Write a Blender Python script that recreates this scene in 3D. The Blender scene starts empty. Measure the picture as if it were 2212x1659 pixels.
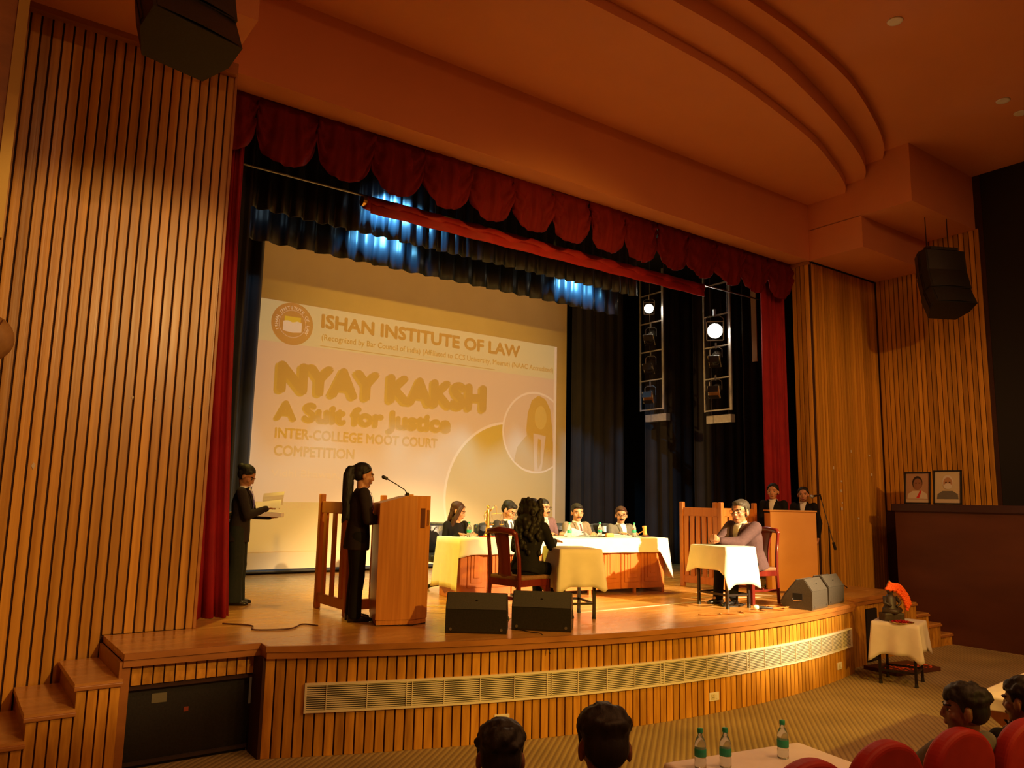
import bpy, bmesh, math, random
from math import sin, cos, pi, radians, sqrt, atan2
from mathutils import Vector, Matrix
from mathutils.bvhtree import BVHTree
random.seed(7)
scene = bpy.context.scene
COL = scene.collection
V = Vector

# ------------------------------------------------------------------ camera
cam_d = bpy.data.cameras.new('camera')
cam = bpy.data.objects.new('camera', cam_d); COL.objects.link(cam)
cam_d.sensor_width = 36.0
cam_d.lens = 36.0 * 1686.0 / 2212.0
cam_d.clip_start = 0.05; cam_d.clip_end = 200
_R = ((0.809412, -0.102377, -0.578249), (-0.586905, -0.107683, -0.802463), (0.019886, 0.9889, -0.147246))
cam.matrix_world = Matrix(((_R[0][0], _R[0][1], _R[0][2], 0.0), (_R[1][0], _R[1][1], _R[1][2], 0.0),
                           (_R[2][0], _R[2][1], _R[2][2], 2.15), (0, 0, 0, 1)))
scene.camera = cam

# ------------------------------------------------------------------ world, exposure, large lights
world = bpy.data.worlds.new('hall_dark'); scene.world = world
world.use_nodes = True
world.node_tree.nodes['Background'].inputs[0].default_value = (1.0, 0.42, 0.14, 1)
world.node_tree.nodes['Background'].inputs[1].default_value = 0.03
scene.view_settings.view_transform = 'Standard'
scene.view_settings.look = 'None'
scene.view_settings.gamma = 1.0
scene.view_settings.use_curve_mapping = False
scene.view_settings.exposure = 0.0

def aim(o, tgt):
    d = V(tgt) - o.location
    o.rotation_euler = d.to_track_quat('-Z', 'Y').to_euler()
def spot(name, loc, tgt, power, color, size_deg, blend=0.5, radius=0.12):
    l = bpy.data.lights.new(name, 'SPOT'); l.energy = power; l.color = color
    l.spot_size = radians(size_deg); l.spot_blend = blend; l.shadow_soft_size = radius
    o = bpy.data.objects.new(name, l); COL.objects.link(o); o.location = loc; aim(o, tgt); return o
def area(name, loc, tgt, power, color, sx, sy):
    l = bpy.data.lights.new(name, 'AREA'); l.energy = power; l.color = color
    l.shape = 'RECTANGLE'; l.size = sx; l.size_y = sy
    o = bpy.data.objects.new(name, l); COL.objects.link(o); o.location = loc; aim(o, tgt); return o
WARM = (1.0, 0.56, 0.07); YEL = (1.0, 0.64, 0.10); ORG = (1.0, 0.43, 0.145)
# profile lanterns and fresnels at the back of the hall, with added fill lights
spot('house_profile_lantern', (11.2, -6.5, 7.0), (7.75, 7.9, 1.3), 38000, (1.0, 0.68, 0.36), 17, 0.85, 0.12)
spot('house_fresnel_lantern', (7.0, -7.5, 6.9), (6.6, 8.0, 0.5), 5200, WARM, 33, 0.8, 0.18)
spot('house_wall_lantern', (4.0, -5.0, 6.6), (1.15, 7.87, 2.6), 2600, (1.0, 0.56, 0.17), 22, 0.3, 0.2)
spot('right_wall_fill', (4.0, -7.0, 6.9), (12.9, 7.87, 2.4), 3600, (1.0, 0.52, 0.16), 26, 0.8, 0.2)  # fill added from the left to brighten the right slatted wall
spot('screen_front_fill', (4.0, -8.0, 5.0), (7.2, 12.5, 3.1), 5600, (1.0, 0.54, 0.06), 25, 0.8, 0.2)  # invented low source, added so light reaches the screen under the valance
spot('left_wing_lantern', (1.9, 9.75, 5.4), (6.2, 8.9, 0.95), 1500, (1.0, 0.68, 0.05), 48, 0.6, 0.1)
area('screen_top_fill', (6.9, 10.85, 6.75), (6.9, 12.5, 5.2), 24, (1.0, 0.46, 0.11), 6.4, 0.12)  # unseen strip added behind the rear border to brighten the screen top
# overhead stage wash between the borders
for lx in (3.4, 4.9, 6.4, 7.9, 9.4): spot('stage_wash_lantern', (lx, 9.95, 6.35), (lx - 0.2, 9.5, 0.9), 480, YEL, 52, 0.6, 0.1)
# unseen warm fill over the seating, added as the hall's ambient light
for (lx, ly) in ((1.5, 0.5), (5.5, 0.5), (9.5, 0.5), (3.5, -4.0), (8.0, -4.0), (12.0, -2.0)):
    area('hall_ambient_fill', (lx, ly, 7.95), (lx, ly, 0), 95, ORG, 0.5, 0.5)
# cool working lights on the fly battens and the two lit wing lanterns are built with their lanterns below

# ------------------------------------------------------------------ helpers
class MB:
    def __init__(s): s.v = []; s.f = []
    def add(s, vs, fs):
        n = len(s.v); s.v += [tuple(p) for p in vs]; s.f += [tuple(i + n for i in q) for q in fs]; return s
    def box(s, c, d, rz=0.0, M=None):
        hx, hy, hz = d[0] / 2, d[1] / 2, d[2] / 2
        R = Matrix.Rotation(rz, 3, 'Z') if M is None else M
        vs = [V(c) + R @ V((x * hx, y * hy, z * hz)) for x in (-1, 1) for y in (-1, 1) for z in (-1, 1)]
        return s.add(vs, [(0, 1, 3, 2), (4, 6, 7, 5), (0, 4, 5, 1), (2, 3, 7, 6), (0, 2, 6, 4), (1, 5, 7, 3)])
    def bbox(s, c, d, b=0.01, M=None):
        """box with chamfered edges"""
        hx, hy, hz = d[0] / 2, d[1] / 2, d[2] / 2
        b = min(b, hx * .9, hy * .9, hz * .9)
        R = Matrix.Identity(3) if M is None else M
        bm = bmesh.new(); bmesh.ops.create_cube(bm, size=1.0)
        for v in bm.verts: v.co = V((v.co.x * d[0], v.co.y * d[1], v.co.z * d[2]))
        bmesh.ops.bevel(bm, geom=list(bm.edges), offset=b, segments=2, affect='EDGES', profile=0.6)
        bm.verts.index_update()
        s.add([V(c) + R @ v.co for v in bm.verts], [tuple(v.index for v in f.verts) for f in bm.faces]); bm.free(); return s
    def prism(s, poly, z0, z1):
        """plan polygon (ccw) extruded in z"""
        n = len(poly); vs = [(p[0], p[1], z0) for p in poly] + [(p[0], p[1], z1) for p in poly]
        return s.add(vs, [tuple(range(n - 1, -1, -1)), tuple(range(n, 2 * n))] + [(i, (i + 1) % n, n + (i + 1) % n, n + i) for i in range(n)])
    def extr(s, poly, fn0, fn1):
        """2-d polygon mapped by two functions to the two end faces"""
        n = len(poly); vs = [fn0(p) for p in poly] + [fn1(p) for p in poly]
        return s.add(vs, [tuple(range(n - 1, -1, -1)), tuple(range(n, 2 * n))] + [(i, (i + 1) % n, n + (i + 1) % n, n + i) for i in range(n)])
    def tube(s, pts, r, n=8, closed=False):
        pts = [V(p) for p in pts]; m = len(pts)
        rs = r if isinstance(r, (list, tuple)) else [r] * m
        up = V((0, 0, 1)); prev = None; base = len(s.v); rings = []
        for i, p in enumerate(pts):
            if closed: t = (pts[(i + 1) % m] - pts[i - 1])
            else: t = pts[min(i + 1, m - 1)] - pts[max(i - 1, 0)]
            if t.length < 1e-9: t = V((0, 0, 1))
            t.normalize()
            if prev is None:
                a = up if abs(t.dot(up)) < 0.95 else V((1, 0, 0))
                x = (a - t * a.dot(t)).normalized()
            else:
                x = prev - t * prev.dot(t)
                x = x.normalized() if x.length > 1e-6 else V((1, 0, 0))
            prev = x; y = t.cross(x)
            rings.append([p + (x * cos(2 * pi * k / n) + y * sin(2 * pi * k / n)) * rs[i] for k in range(n)])
        vs = [q for rg in rings for q in rg]; fs = []
        for i in range(m if closed else m - 1):
            j = (i + 1) % m
            for k in range(n):
                fs.append((i * n + k, i * n + (k + 1) % n, j * n + (k + 1) % n, j * n + k))
        if not closed:
            fs.append(tuple(range(n - 1, -1, -1))); fs.append(tuple((m - 1) * n + k for k in range(n)))
        return s.add(vs, fs)
    def cyl(s, a, b, r, n=12, r2=None): return s.tube([a, b], [r, r if r2 is None else r2], n)
    def lathe(s, prof, n=20, M=None, sx=1, sy=1):
        """profile [(r,z)] about z"""
        M = M or Matrix.Identity(4); m = len(prof)
        vs = [M @ V((r * cos(2 * pi * k / n) * sx, r * sin(2 * pi * k / n) * sy, z)) for r, z in prof for k in range(n)]
        fs = [(i * n + k, i * n + (k + 1) % n, (i + 1) * n + (k + 1) % n, (i + 1) * n + k) for i in range(m - 1) for k in range(n)]
        fs.append(tuple(range(n - 1, -1, -1))); fs.append(tuple((m - 1) * n + k for k in range(n)))
        return s.add(vs, fs)
    def ell(s, c, r, R=None, n=14, m=9):
        R = R or Matrix.Identity(3); vs = [V(c) + R @ V((0, 0, -r[2]))]; fs = []
        for i in range(1, m):
            th = -pi / 2 + pi * i / m
            for k in range(n):
                a = 2 * pi * k / n
                vs.append(V(c) + R @ V((r[0] * cos(th) * cos(a), r[1] * cos(th) * sin(a), r[2] * sin(th))))
        vs.append(V(c) + R @ V((0, 0, r[2])))
        for k in range(n): fs.append((0, 1 + (k + 1) % n, 1 + k))
        for i in range(m - 2):
            for k in range(n):
                fs.append((1 + i * n + k, 1 + i * n + (k + 1) % n, 1 + (i + 1) * n + (k + 1) % n, 1 + (i + 1) * n + k))
        L = len(vs) - 1; b = 1 + (m - 2) * n
        for k in range(n): fs.append((b + k, b + (k + 1) % n, L))
        return s.add(vs, fs)
    def cap(s, a, b, ra, rb=None, n=12):
        """tapered capsule"""
        rb = ra if rb is None else rb; a = V(a); b = V(b); t = b - a; L = t.length
        if L < 1e-6: return s.ell(a, (ra,) * 3, n=n)
        t /= L; pts = []; rs = []
        for k in range(4): th = pi / 2 * (1 - k / 4.0); pts.append(a - t * ra * sin(th)); rs.append(max(ra * cos(th), 1e-4))
        pts.append(a); rs.append(ra); pts.append(b); rs.append(rb)
        for k in range(1, 5): th = pi / 2 * k / 4.0; pts.append(b + t * rb * sin(th)); rs.append(max(rb * cos(th), 1e-4))
        return s.tube(pts, rs, n)
    def loft(s, rings, n=18):
        """rings: (centre, axis a vec, axis b vec)"""
        m = len(rings)
        vs = [V(c) + V(a) * cos(2 * pi * k / n) + V(b) * sin(2 * pi * k / n) for c, a, b in rings for k in range(n)]
        fs = [(i * n + k, i * n + (k + 1) % n, (i + 1) * n + (k + 1) % n, (i + 1) * n + k) for i in range(m - 1) for k in range(n)]
        fs.append(tuple(range(n - 1, -1, -1))); fs.append(tuple((m - 1) * n + k for k in range(n)))
        return s.add(vs, fs)
    def grid(s, nu, nv, fn, thick=0.0, wrap=False):
        """fn(i/nu, j/nv) -> point; with thickness along the local normal"""
        P = [[V(fn(i / nu, j / nv)) for j in range(nv + 1)] for i in range(nu + 1)]
        cols = nv + 1; fs = []
        for i in range(nu):
            for j in range(nv):
                fs.append((i * cols + j, (i + 1) * cols + j, (i + 1) * cols + j + 1, i * cols + j + 1))
        flat = [p for row in P for p in row]
        if thick == 0: return s.add(flat, fs)
        N = []
        for i in range(nu + 1):
            for j in range(nv + 1):
                du = P[min(i + 1, nu)][j] - P[max(i - 1, 0)][j]; dv = P[i][min(j + 1, nv)] - P[i][max(j - 1, 0)]
                q = du.cross(dv); N.append(q.normalized() if q.length > 1e-12 else V((0, 0, 1)))
        k = len(flat); back = [p - q * thick for p, q in zip(flat, N)]
        fs2 = [tuple(k + x for x in reversed(f)) for f in fs]
        ed = []
        for i in range(nu):
            ed.append((i * cols, k + i * cols, k + (i + 1) * cols, (i + 1) * cols))
            a = i * cols + nv; b = (i + 1) * cols + nv; ed.append((a, b, k + b, k + a))
        for j in range(nv):
            ed.append((j, j + 1, k + j + 1, k + j))
            a = nu * cols + j; ed.append((a, k + a, k + a + 1, a + 1))
        return s.add(flat + back, fs + fs2 + ed)
    def mesh(s, name, smooth=False):
        me = bpy.data.meshes.new(name); me.from_pydata(s.v, [], s.f); me.validate()
        bm = bmesh.new(); bm.from_mesh(me); bmesh.ops.recalc_face_normals(bm, faces=bm.faces); bm.to_mesh(me); bm.free()
        if smooth:
            for p in me.polygons: p.use_smooth = True
        return me
    def obj(s, name, m, parent=None, smooth=False, loc=None, rz=0.0):
        me = s.mesh(name, smooth); me.materials.append(m)
        o = bpy.data.objects.new(name, me); COL.objects.link(o)
        if loc is not None: o.location = loc
        if rz: o.rotation_euler = (0, 0, rz)
        if parent: o.parent = parent
        return o

def mobj(name, me, parent=None, loc=(0, 0, 0), rz=0.0, rot=None, scale=None):
    o = bpy.data.objects.new(name, me); COL.objects.link(o); o.location = loc
    o.rotation_euler = rot if rot is not None else (0, 0, rz)
    if scale: o.scale = scale
    if parent: o.parent = parent
    return o
def tag(o, label=None, cat=None, group=None, kind=None):
    if label: o['label'] = label
    if cat: o['category'] = cat
    if group: o['group'] = group
    if kind: o['kind'] = kind
    return o
def thing(name, label, cat, loc=(0, 0, 0), rz=0.0, group=None):
    o = bpy.data.objects.new(name, None); COL.objects.link(o); o.empty_display_size = 0.1
    o.location = loc; o.rotation_euler = (0, 0, rz); return tag(o, label, cat, group)
def struct(o, label=None): return tag(o, label, kind='structure')

# ------------------------------------------------------------------ materials
def mat(name, color, rough=0.6, metal=0.0, spec=0.5, coat=0.0, emit=None, estr=0.0, alpha=None, trans=0.0, sheen=0.0):
    m = bpy.data.materials.new(name); m.use_nodes = True
    b = m.node_tree.nodes['Principled BSDF']
    b.inputs['Base Color'].default_value = (*color, 1); b.inputs['Roughness'].default_value = rough
    b.inputs['Metallic'].default_value = metal; b.inputs['Specular IOR Level'].default_value = spec
    b.inputs['Coat Weight'].default_value = coat; b.inputs['Transmission Weight'].default_value = trans
    b.inputs['Sheen Weight'].default_value = sheen
    if emit: b.inputs['Emission Color'].default_value = (*emit, 1); b.inputs['Emission Strength'].default_value = estr
    return m
def nd(m, t, **k):
    n = m.node_tree.nodes.new(t)
    for a, v in k.items(): setattr(n, a, v)
    return n
def lk(m, a, b): m.node_tree.links.new(a, b)
def noisy(name, c1, c2, scale=(4, 4, 4), detail=4, rough=0.6, rough2=None, bump=0.0, perobj=0.0, spec=0.5, coat=0.0, coord='Object', nscale=1.0, sheen=0.0, metal=0.0):
    m = mat(name, c1, rough, spec=spec, coat=coat, sheen=sheen, metal=metal); b = m.node_tree.nodes['Principled BSDF']
    tc = nd(m, 'ShaderNodeTexCoord'); mp = nd(m, 'ShaderNodeMapping'); mp.inputs['Scale'].default_value = scale
    src = tc.outputs[coord]
    if perobj:
        oi = nd(m, 'ShaderNodeObjectInfo'); mu = nd(m, 'ShaderNodeVectorMath', operation='MULTIPLY_ADD')
        cb = nd(m, 'ShaderNodeCombineXYZ')
        for k in range(3): lk(m, oi.outputs['Random'], cb.inputs[k])
        mu.inputs[1].default_value = (37, 19, 23); lk(m, cb.outputs[0], mu.inputs[0]); lk(m, src, mu.inputs[2]); src = mu.outputs[0]
    lk(m, src, mp.inputs[0])
    n = nd(m, 'ShaderNodeTexNoise'); n.inputs['Scale'].default_value = nscale; n.inputs['Detail'].default_value = detail
    lk(m, mp.outputs[0], n.inputs['Vector'])
    r = nd(m, 'ShaderNodeValToRGB'); r.color_ramp.elements[0].position = 0.3; r.color_ramp.elements[1].position = 0.72
    r.color_ramp.elements[0].color = (*c1, 1); r.color_ramp.elements[1].color = (*c2, 1)
    lk(m, n.outputs['Fac'], r.inputs[0]); out = r.outputs[0]
    if perobj:
        hs = nd(m, 'ShaderNodeHueSaturation'); mr = nd(m, 'ShaderNodeMapRange')
        mr.inputs['To Min'].default_value = 1 - perobj; mr.inputs['To Max'].default_value = 1 + perobj
        lk(m, oi.outputs['Random'], mr.inputs['Value']); lk(m, mr.outputs[0], hs.inputs['Value']); lk(m, out, hs.inputs['Color']); out = hs.outputs[0]
    lk(m, out, b.inputs['Base Color'])
    if rough2 is not None:
        mr2 = nd(m, 'ShaderNodeMapRange'); mr2.inputs['To Min'].default_value = rough; mr2.inputs['To Max'].default_value = rough2
        lk(m, n.outputs['Fac'], mr2.inputs['Value']); lk(m, mr2.outputs[0], b.inputs['Roughness'])
    if bump:
        bp = nd(m, 'ShaderNodeBump'); bp.inputs['Strength'].default_value = bump; bp.inputs['Distance'].default_value = 0.01
        lk(m, n.outputs['Fac'], bp.inputs['Height']); lk(m, bp.outputs[0], b.inputs['Normal'])
    return m
MT = {}
MT['slat'] = noisy('varnished_slat_wood', (0.42, 0.185, 0.022), (0.68, 0.345, 0.040), (9, 9, 0.9), 5, 0.20, 0.48, 0.25, 0.20, coord='Object', nscale=2.2)
MT['slat_dark'] = noisy('slat_backing', (0.03, 0.008, 0.003), (0.05, 0.014, 0.004), (6, 6, 1), 3, 0.8)
MT['trimwood'] = noisy('wood_trim', (0.32, 0.125, 0.025), (0.46, 0.19, 0.04), (2, 8, 8), 4, 0.35, 0.5, 0.1)
MT['stage'] = noisy('stage_boards', (0.46, 0.22, 0.05), (0.64, 0.34, 0.09), (0.8, 5, 5), 6, 0.16, 0.36, 0.05, nscale=1.6)
MT['ply'] = noisy('teak_veneer', (0.46, 0.17, 0.035), (0.62, 0.26, 0.06), (22, 22, 0.8), 6, 0.32, 0.42, 0.05, nscale=1.5)
MT['laminate'] = noisy('pale_laminate', (0.60, 0.27, 0.055), (0.66, 0.31, 0.07), (3, 3, 3), 3, 0.4)
MT['railwood'] = noisy('rail_wood', (0.42, 0.135, 0.024), (0.56, 0.20, 0.04), (14, 14, 1), 5, 0.3, 0.42, 0.08, 0.08)
MT['tablewood'] = noisy('table_wood', (0.46, 0.13, 0.02), (0.58, 0.18, 0.03), (10, 10, 1.2), 5, 0.3, 0.4, 0.08)
MT['redwood'] = noisy('rosewood_varnish', (0.10, 0.010, 0.006), (0.17, 0.02, 0.010), (12, 12, 1), 5, 0.2, 0.3, 0.03)
MT['darkwood'] = noisy('dark_panel_wood', (0.085, 0.024, 0.011), (0.12, 0.036, 0.016), (1, 1, 3), 3, 0.5)
MT['ceiling'] = noisy('painted_plaster', (0.66, 0.265, 0.12), (0.70, 0.285, 0.13), (1, 1, 1), 3, 0.85)
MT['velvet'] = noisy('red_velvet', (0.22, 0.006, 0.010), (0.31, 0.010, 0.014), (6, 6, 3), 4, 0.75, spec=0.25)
MT['velvet_shaded'] = noisy('shaded_valance_velvet', (0.125, 0.005, 0.007), (0.18, 0.008, 0.010), (6, 6, 3), 4, 0.8, spec=0.2)  # same velvet as the curtains, darkened: the valance's shade is in its colour
MT['redpad'] = noisy('red_roll_cloth', (0.32, 0.008, 0.016), (0.42, 0.014, 0.02), (6, 6, 6), 4, 0.6)
MT['black_cloth'] = noisy('black_drape', (0.010, 0.010, 0.012), (0.018, 0.018, 0.021), (3, 3, 3), 3, 0.7, sheen=0.1)
MT['black_satin'] = noisy('black_border_satin', (0.009, 0.014, 0.024), (0.016, 0.024, 0.04), (3, 3, 3), 3, 0.42)
MT['blackwall'] = mat('black_paint', (0.008, 0.008, 0.009), 0.8)
MT['screen'] = noisy('screen_cloth', (0.70, 0.60, 0.38), (0.74, 0.64, 0.42), (2, 2, 2), 2, 0.85)
MT['linen'] = noisy('white_linen', (0.80, 0.77, 0.70), (0.86, 0.83, 0.76), (8, 8, 8), 4, 0.85, bump=0.06)
MT['cream_linen'] = noisy('cream_linen', (0.66, 0.60, 0.46), (0.72, 0.66, 0.52), (8, 8, 8), 4, 0.85, bump=0.06)
MT['blackpl'] = noisy('black_plastic', (0.010, 0.010, 0.010), (0.018, 0.018, 0.017), (60, 60, 60), 2, 0.45, bump=0.08)
MT['grille'] = noisy('speaker_grille', (0.030, 0.030, 0.026), (0.055, 0.055, 0.048), (220, 220, 220), 2, 0.5, bump=0.15)
MT['greycase'] = noisy('grey_speaker_case', (0.06, 0.055, 0.045), (0.09, 0.08, 0.065), (90, 90, 90), 2, 0.45, bump=0.1)
MT['metal'] = mat('grey_metal', (0.30, 0.32, 0.34), 0.35, 0.9)
MT['alu'] = noisy('aluminium', (0.5, 0.53, 0.56), (0.62, 0.64, 0.67), (20, 20, 20), 3, 0.35, metal=0.8)
MT['darkmetal'] = mat('dark_iron', (0.028, 0.020, 0.016), 0.45, 0.6)
MT['chrome'] = mat('chrome', (0.7, 0.7, 0.7), 0.15, 1.0)
MT['brass'] = mat('brass', (0.62, 0.38, 0.10), 0.28, 0.9)
MT['leather'] = noisy('black_leather', (0.02, 0.022, 0.024), (0.035, 0.038, 0.04), (30, 30, 30), 3, 0.3, bump=0.1)
MT['seatfab'] = noisy('woven_seat', (0.16, 0.07, 0.03), (0.26, 0.13, 0.06), (90, 90, 90), 2, 0.8)
MT['redseat'] = noisy('red_seat_vinyl', (0.27, 0.010, 0.008), (0.34, 0.016, 0.012), (10, 10, 10), 3, 0.6, spec=0.3)
MT['white'] = mat('white_plastic', (0.78, 0.76, 0.70), 0.4)
MT['paper'] = mat('paper', (0.82, 0.80, 0.78), 0.8)
MT['cream'] = mat('cream_paint', (0.62, 0.42, 0.08), 0.5)
MT['ventpaint'] = mat('grille_paint', (0.82, 0.78, 0.62), 0.45)
MT['ventdark'] = mat('duct_dark', (0.05, 0.038, 0.016), 0.8)
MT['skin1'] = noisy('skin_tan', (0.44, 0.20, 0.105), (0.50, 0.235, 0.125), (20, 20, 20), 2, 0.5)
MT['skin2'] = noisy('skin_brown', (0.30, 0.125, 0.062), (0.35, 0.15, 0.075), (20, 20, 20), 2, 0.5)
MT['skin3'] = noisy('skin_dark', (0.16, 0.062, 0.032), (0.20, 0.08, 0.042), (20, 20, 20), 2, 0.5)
MT['hair'] = noisy('black_hair', (0.006, 0.005, 0.004), (0.014, 0.010, 0.008), (60, 60, 8), 3, 0.6, spec=0.3, bump=0.3)
MT['hair_br'] = noisy('brown_hair', (0.035, 0.013, 0.008), (0.065, 0.024, 0.012), (60, 60, 8), 3, 0.55, spec=0.3, bump=0.3)
MT['hair_gr'] = noisy('greying_hair', (0.035, 0.028, 0.02), (0.08, 0.066, 0.045), (60, 60, 8), 3, 0.6, spec=0.3, bump=0.3)
MT['eye'] = mat('eye_dark', (0.012, 0.008, 0.006), 0.2)
MT['eyew'] = mat('eye_white', (0.65, 0.6, 0.55), 0.3)
MT['lip'] = mat('lips', (0.32, 0.09, 0.06), 0.45)
def suit(name, c, k=1.25): return noisy(name, c, tuple(min(1, x * k) for x in c), (40, 40, 40), 3, 0.85, spec=0.2)
MT['suit_black'] = suit('black_suit', (0.007, 0.006, 0.006)); MT['suit_char'] = suit('charcoal_suit', (0.018, 0.012, 0.013))
MT['suit_mauve'] = suit('mauve_suit', (0.12, 0.07, 0.085)); MT['suit_tan'] = suit('tan_suit', (0.17, 0.135, 0.095))
MT['suit_grey'] = suit('grey_suit', (0.12, 0.115, 0.095)); MT['suit_plum'] = suit('plum_suit', (0.085, 0.05, 0.055))
MT['suit_dark'] = suit('dark_suit', (0.025, 0.022, 0.020)); MT['trouser_green'] = suit('dark_trousers', (0.014, 0.017, 0.015))
MT['shirt'] = mat('white_shirt', (0.74, 0.73, 0.72), 0.8); MT['shirt_y'] = mat('cream_shirt', (0.66, 0.60, 0.46), 0.8)
MT['tie_maroon'] = mat('maroon_tie', (0.10, 0.02, 0.035), 0.6); MT['tie_pale'] = mat('pale_tie', (0.42, 0.32, 0.24), 0.6)
MT['tie_dark'] = mat('dark_tie', (0.03, 0.035, 0.04), 0.6)
MT['lanyard'] = mat('violet_lanyard', (0.16, 0.10, 0.48), 0.6)
MT['shoe'] = mat('black_shoe', (0.010, 0.009, 0.009), 0.3)
MT['bottle'] = mat('clear_bottle', (0.80, 0.86, 0.84), 0.08, trans=0.85); 
MT['green'] = mat('green_label', (0.02, 0.34, 0.20), 0.5)
MT['marigold'] = noisy('marigold', (0.85, 0.10, 0.006), (0.95, 0.16, 0.01), (60, 60, 60), 3, 0.8)
MT['leaf'] = mat('dry_leaf', (0.22, 0.20, 0.06), 0.7)
MT['stone'] = noisy('dark_stone', (0.035, 0.026, 0.018), (0.07, 0.052, 0.035), (30, 30, 30), 4, 0.45)
MT['petal'] = mat('rose_petal', (0.42, 0.006, 0.02), 0.6)
MT['tray'] = mat('steel_tray', (0.6, 0.45, 0.2), 0.3, 0.8)
MT['redcloth'] = mat('red_base_cloth', (0.5, 0.03, 0.02), 0.7)
MT['tape'] = mat('white_floor_tape', (0.66, 0.58, 0.46), 0.6)
MT['cable'] = mat('orange_cable', (0.42, 0.15, 0.02), 0.5); MT['cable_bk'] = mat('black_cable', (0.012, 0.011, 0.01), 0.5)
MT['scuff'] = mat('torn_paper', (0.62, 0.52, 0.38), 0.8)
def carpet():
    m = mat('ribbed_carpet', (0.2, 0.14, 0.06), 0.95, spec=0.1); b = m.node_tree.nodes['Principled BSDF']
    tc = nd(m, 'ShaderNodeTexCoord'); mp = nd(m, 'ShaderNodeMapping'); mp.inputs['Rotation'].default_value = (0, 0, radians(49))
    lk(m, tc.outputs['Object'], mp.inputs[0])
    w = nd(m, 'ShaderNodeTexWave'); w.wave_type = 'BANDS'; w.bands_direction = 'X'; w.inputs['Scale'].default_value = 6.0; w.inputs['Distortion'].default_value = 0.25
    w2 = nd(m, 'ShaderNodeTexWave'); w2.wave_type = 'BANDS'; w2.bands_direction = 'Y'; w2.inputs['Scale'].default_value = 13; w2.inputs['Distortion'].default_value = 0.6
    lk(m, mp.outputs[0], w.inputs[0]); lk(m, mp.outputs[0], w2.inputs[0])
    n = nd(m, 'ShaderNodeTexNoise'); n.inputs['Scale'].default_value = 1.4; n.inputs['Detail'].default_value = 5; lk(m, tc.outputs['Object'], n.inputs[0])
    r = nd(m, 'ShaderNodeValToRGB'); r.color_ramp.elements[0].position = 0.12; r.color_ramp.elements[1].position = 0.42
    r.color_ramp.elements[0].color = (0.29, 0.225, 0.118, 1); r.color_ramp.elements[1].color = (0.42, 0.34, 0.15, 1)
    mx = nd(m, 'ShaderNodeMath', operation='MULTIPLY_ADD'); mx.inputs[1].default_value = 0.16; lk(m, w2.outputs['Fac'], mx.inputs[0]); lk(m, w.outputs['Fac'], mx.inputs[2])
    sb = nd(m, 'ShaderNodeMath', operation='SUBTRACT'); sb.inputs[1].default_value = 0.06; lk(m, mx.outputs[0], sb.inputs[0]); lk(m, sb.outputs[0], r.inputs[0])
    hs = nd(m, 'ShaderNodeHueSaturation'); mr = nd(m, 'ShaderNodeMapRange'); mr.inputs['From Min'].default_value = 0.3; mr.inputs['From Max'].default_value = 0.7
    mr.inputs['To Min'].default_value = 0.8; mr.inputs['To Max'].default_value = 1.1; lk(m, n.outputs['Fac'], mr.inputs[0]); lk(m, mr.outputs[0], hs.inputs['Value'])
    lk(m, r.outputs[0], hs.inputs['Color']); lk(m, hs.outputs[0], b.inputs['Base Color'])
    bp = nd(m, 'ShaderNodeBump'); bp.inputs['Strength'].default_value = 0.4; bp.inputs['Distance'].default_value = 0.01
    lk(m, mx.outputs[0], bp.inputs['Height']); lk(m, bp.outputs[0], b.inputs['Normal']); return m
MT['carpet'] = carpet()
# ------------------------------------------------------------------ the setting
S = 0.9; YF = 7.87; XL = 2.06; XR = 12.17; ZB = 6.51; ZC = 8.05
floor = struct(MB().box((6, -1, -0.05), (22, 19, 0.1)).obj('floor', MT['carpet']), 'ribbed olive carpet of the auditorium floor')

def apron_y(x): return 5.6 + 0.0455 * (x - 7.2) ** 2
APX = [2.35 + (9.95 - 2.35) * i / 48 for i in range(49)]
curve = [(x, apron_y(x)) for x in APX]
front = [(1.29, 6.90), (2.35, 6.86)] + curve + [(10.05, 6.12), (10.72, 6.22), (11.97, 6.33)]
deck_poly = front + [(11.97, YF), (12.0, 8.24), (15.2, 8.24), (15.2, 13.3), (-1.2, 13.3), (-1.2, 8.24), (1.98, 8.24), (1.98, YF), (1.29, YF)]
deck = struct(MB().prism(deck_poly, 0.845, S).obj('stage_floor', MT['stage']), 'glossy wooden stage floor with a curved front edge')

def offset(poly, d):
    out = []
    for i, p in enumerate(poly):
        a = V(poly[max(i - 1, 0)]); b = V(poly[min(i + 1, len(poly) - 1)]); t = (b - a)
        t = V((t[0], t[1])).normalized(); out.append((p[0] - t[1] * d, p[1] + t[0] * d))
    return out
def ribbon(mb, line, inner, z0, z1):
    """wall strip between two plan polylines"""
    n = len(line); vs = []
    for p, q in zip(line, inner): vs += [(p[0], p[1], z0), (p[0], p[1], z1), (q[0], q[1], z1), (q[0], q[1], z0)]
    fs = []
    for i in range(n - 1):
        for k in range(4): fs.append((i * 4 + k, i * 4 + (k + 1) % 4, (i + 1) * 4 + (k + 1) % 4, (i + 1) * 4 + k))
    fs += [(0, 3, 2, 1), ((n - 1) * 4, (n - 1) * 4 + 1, (n - 1) * 4 + 2, (n - 1) * 4 + 3)]
    mb.add(vs, fs)
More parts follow.
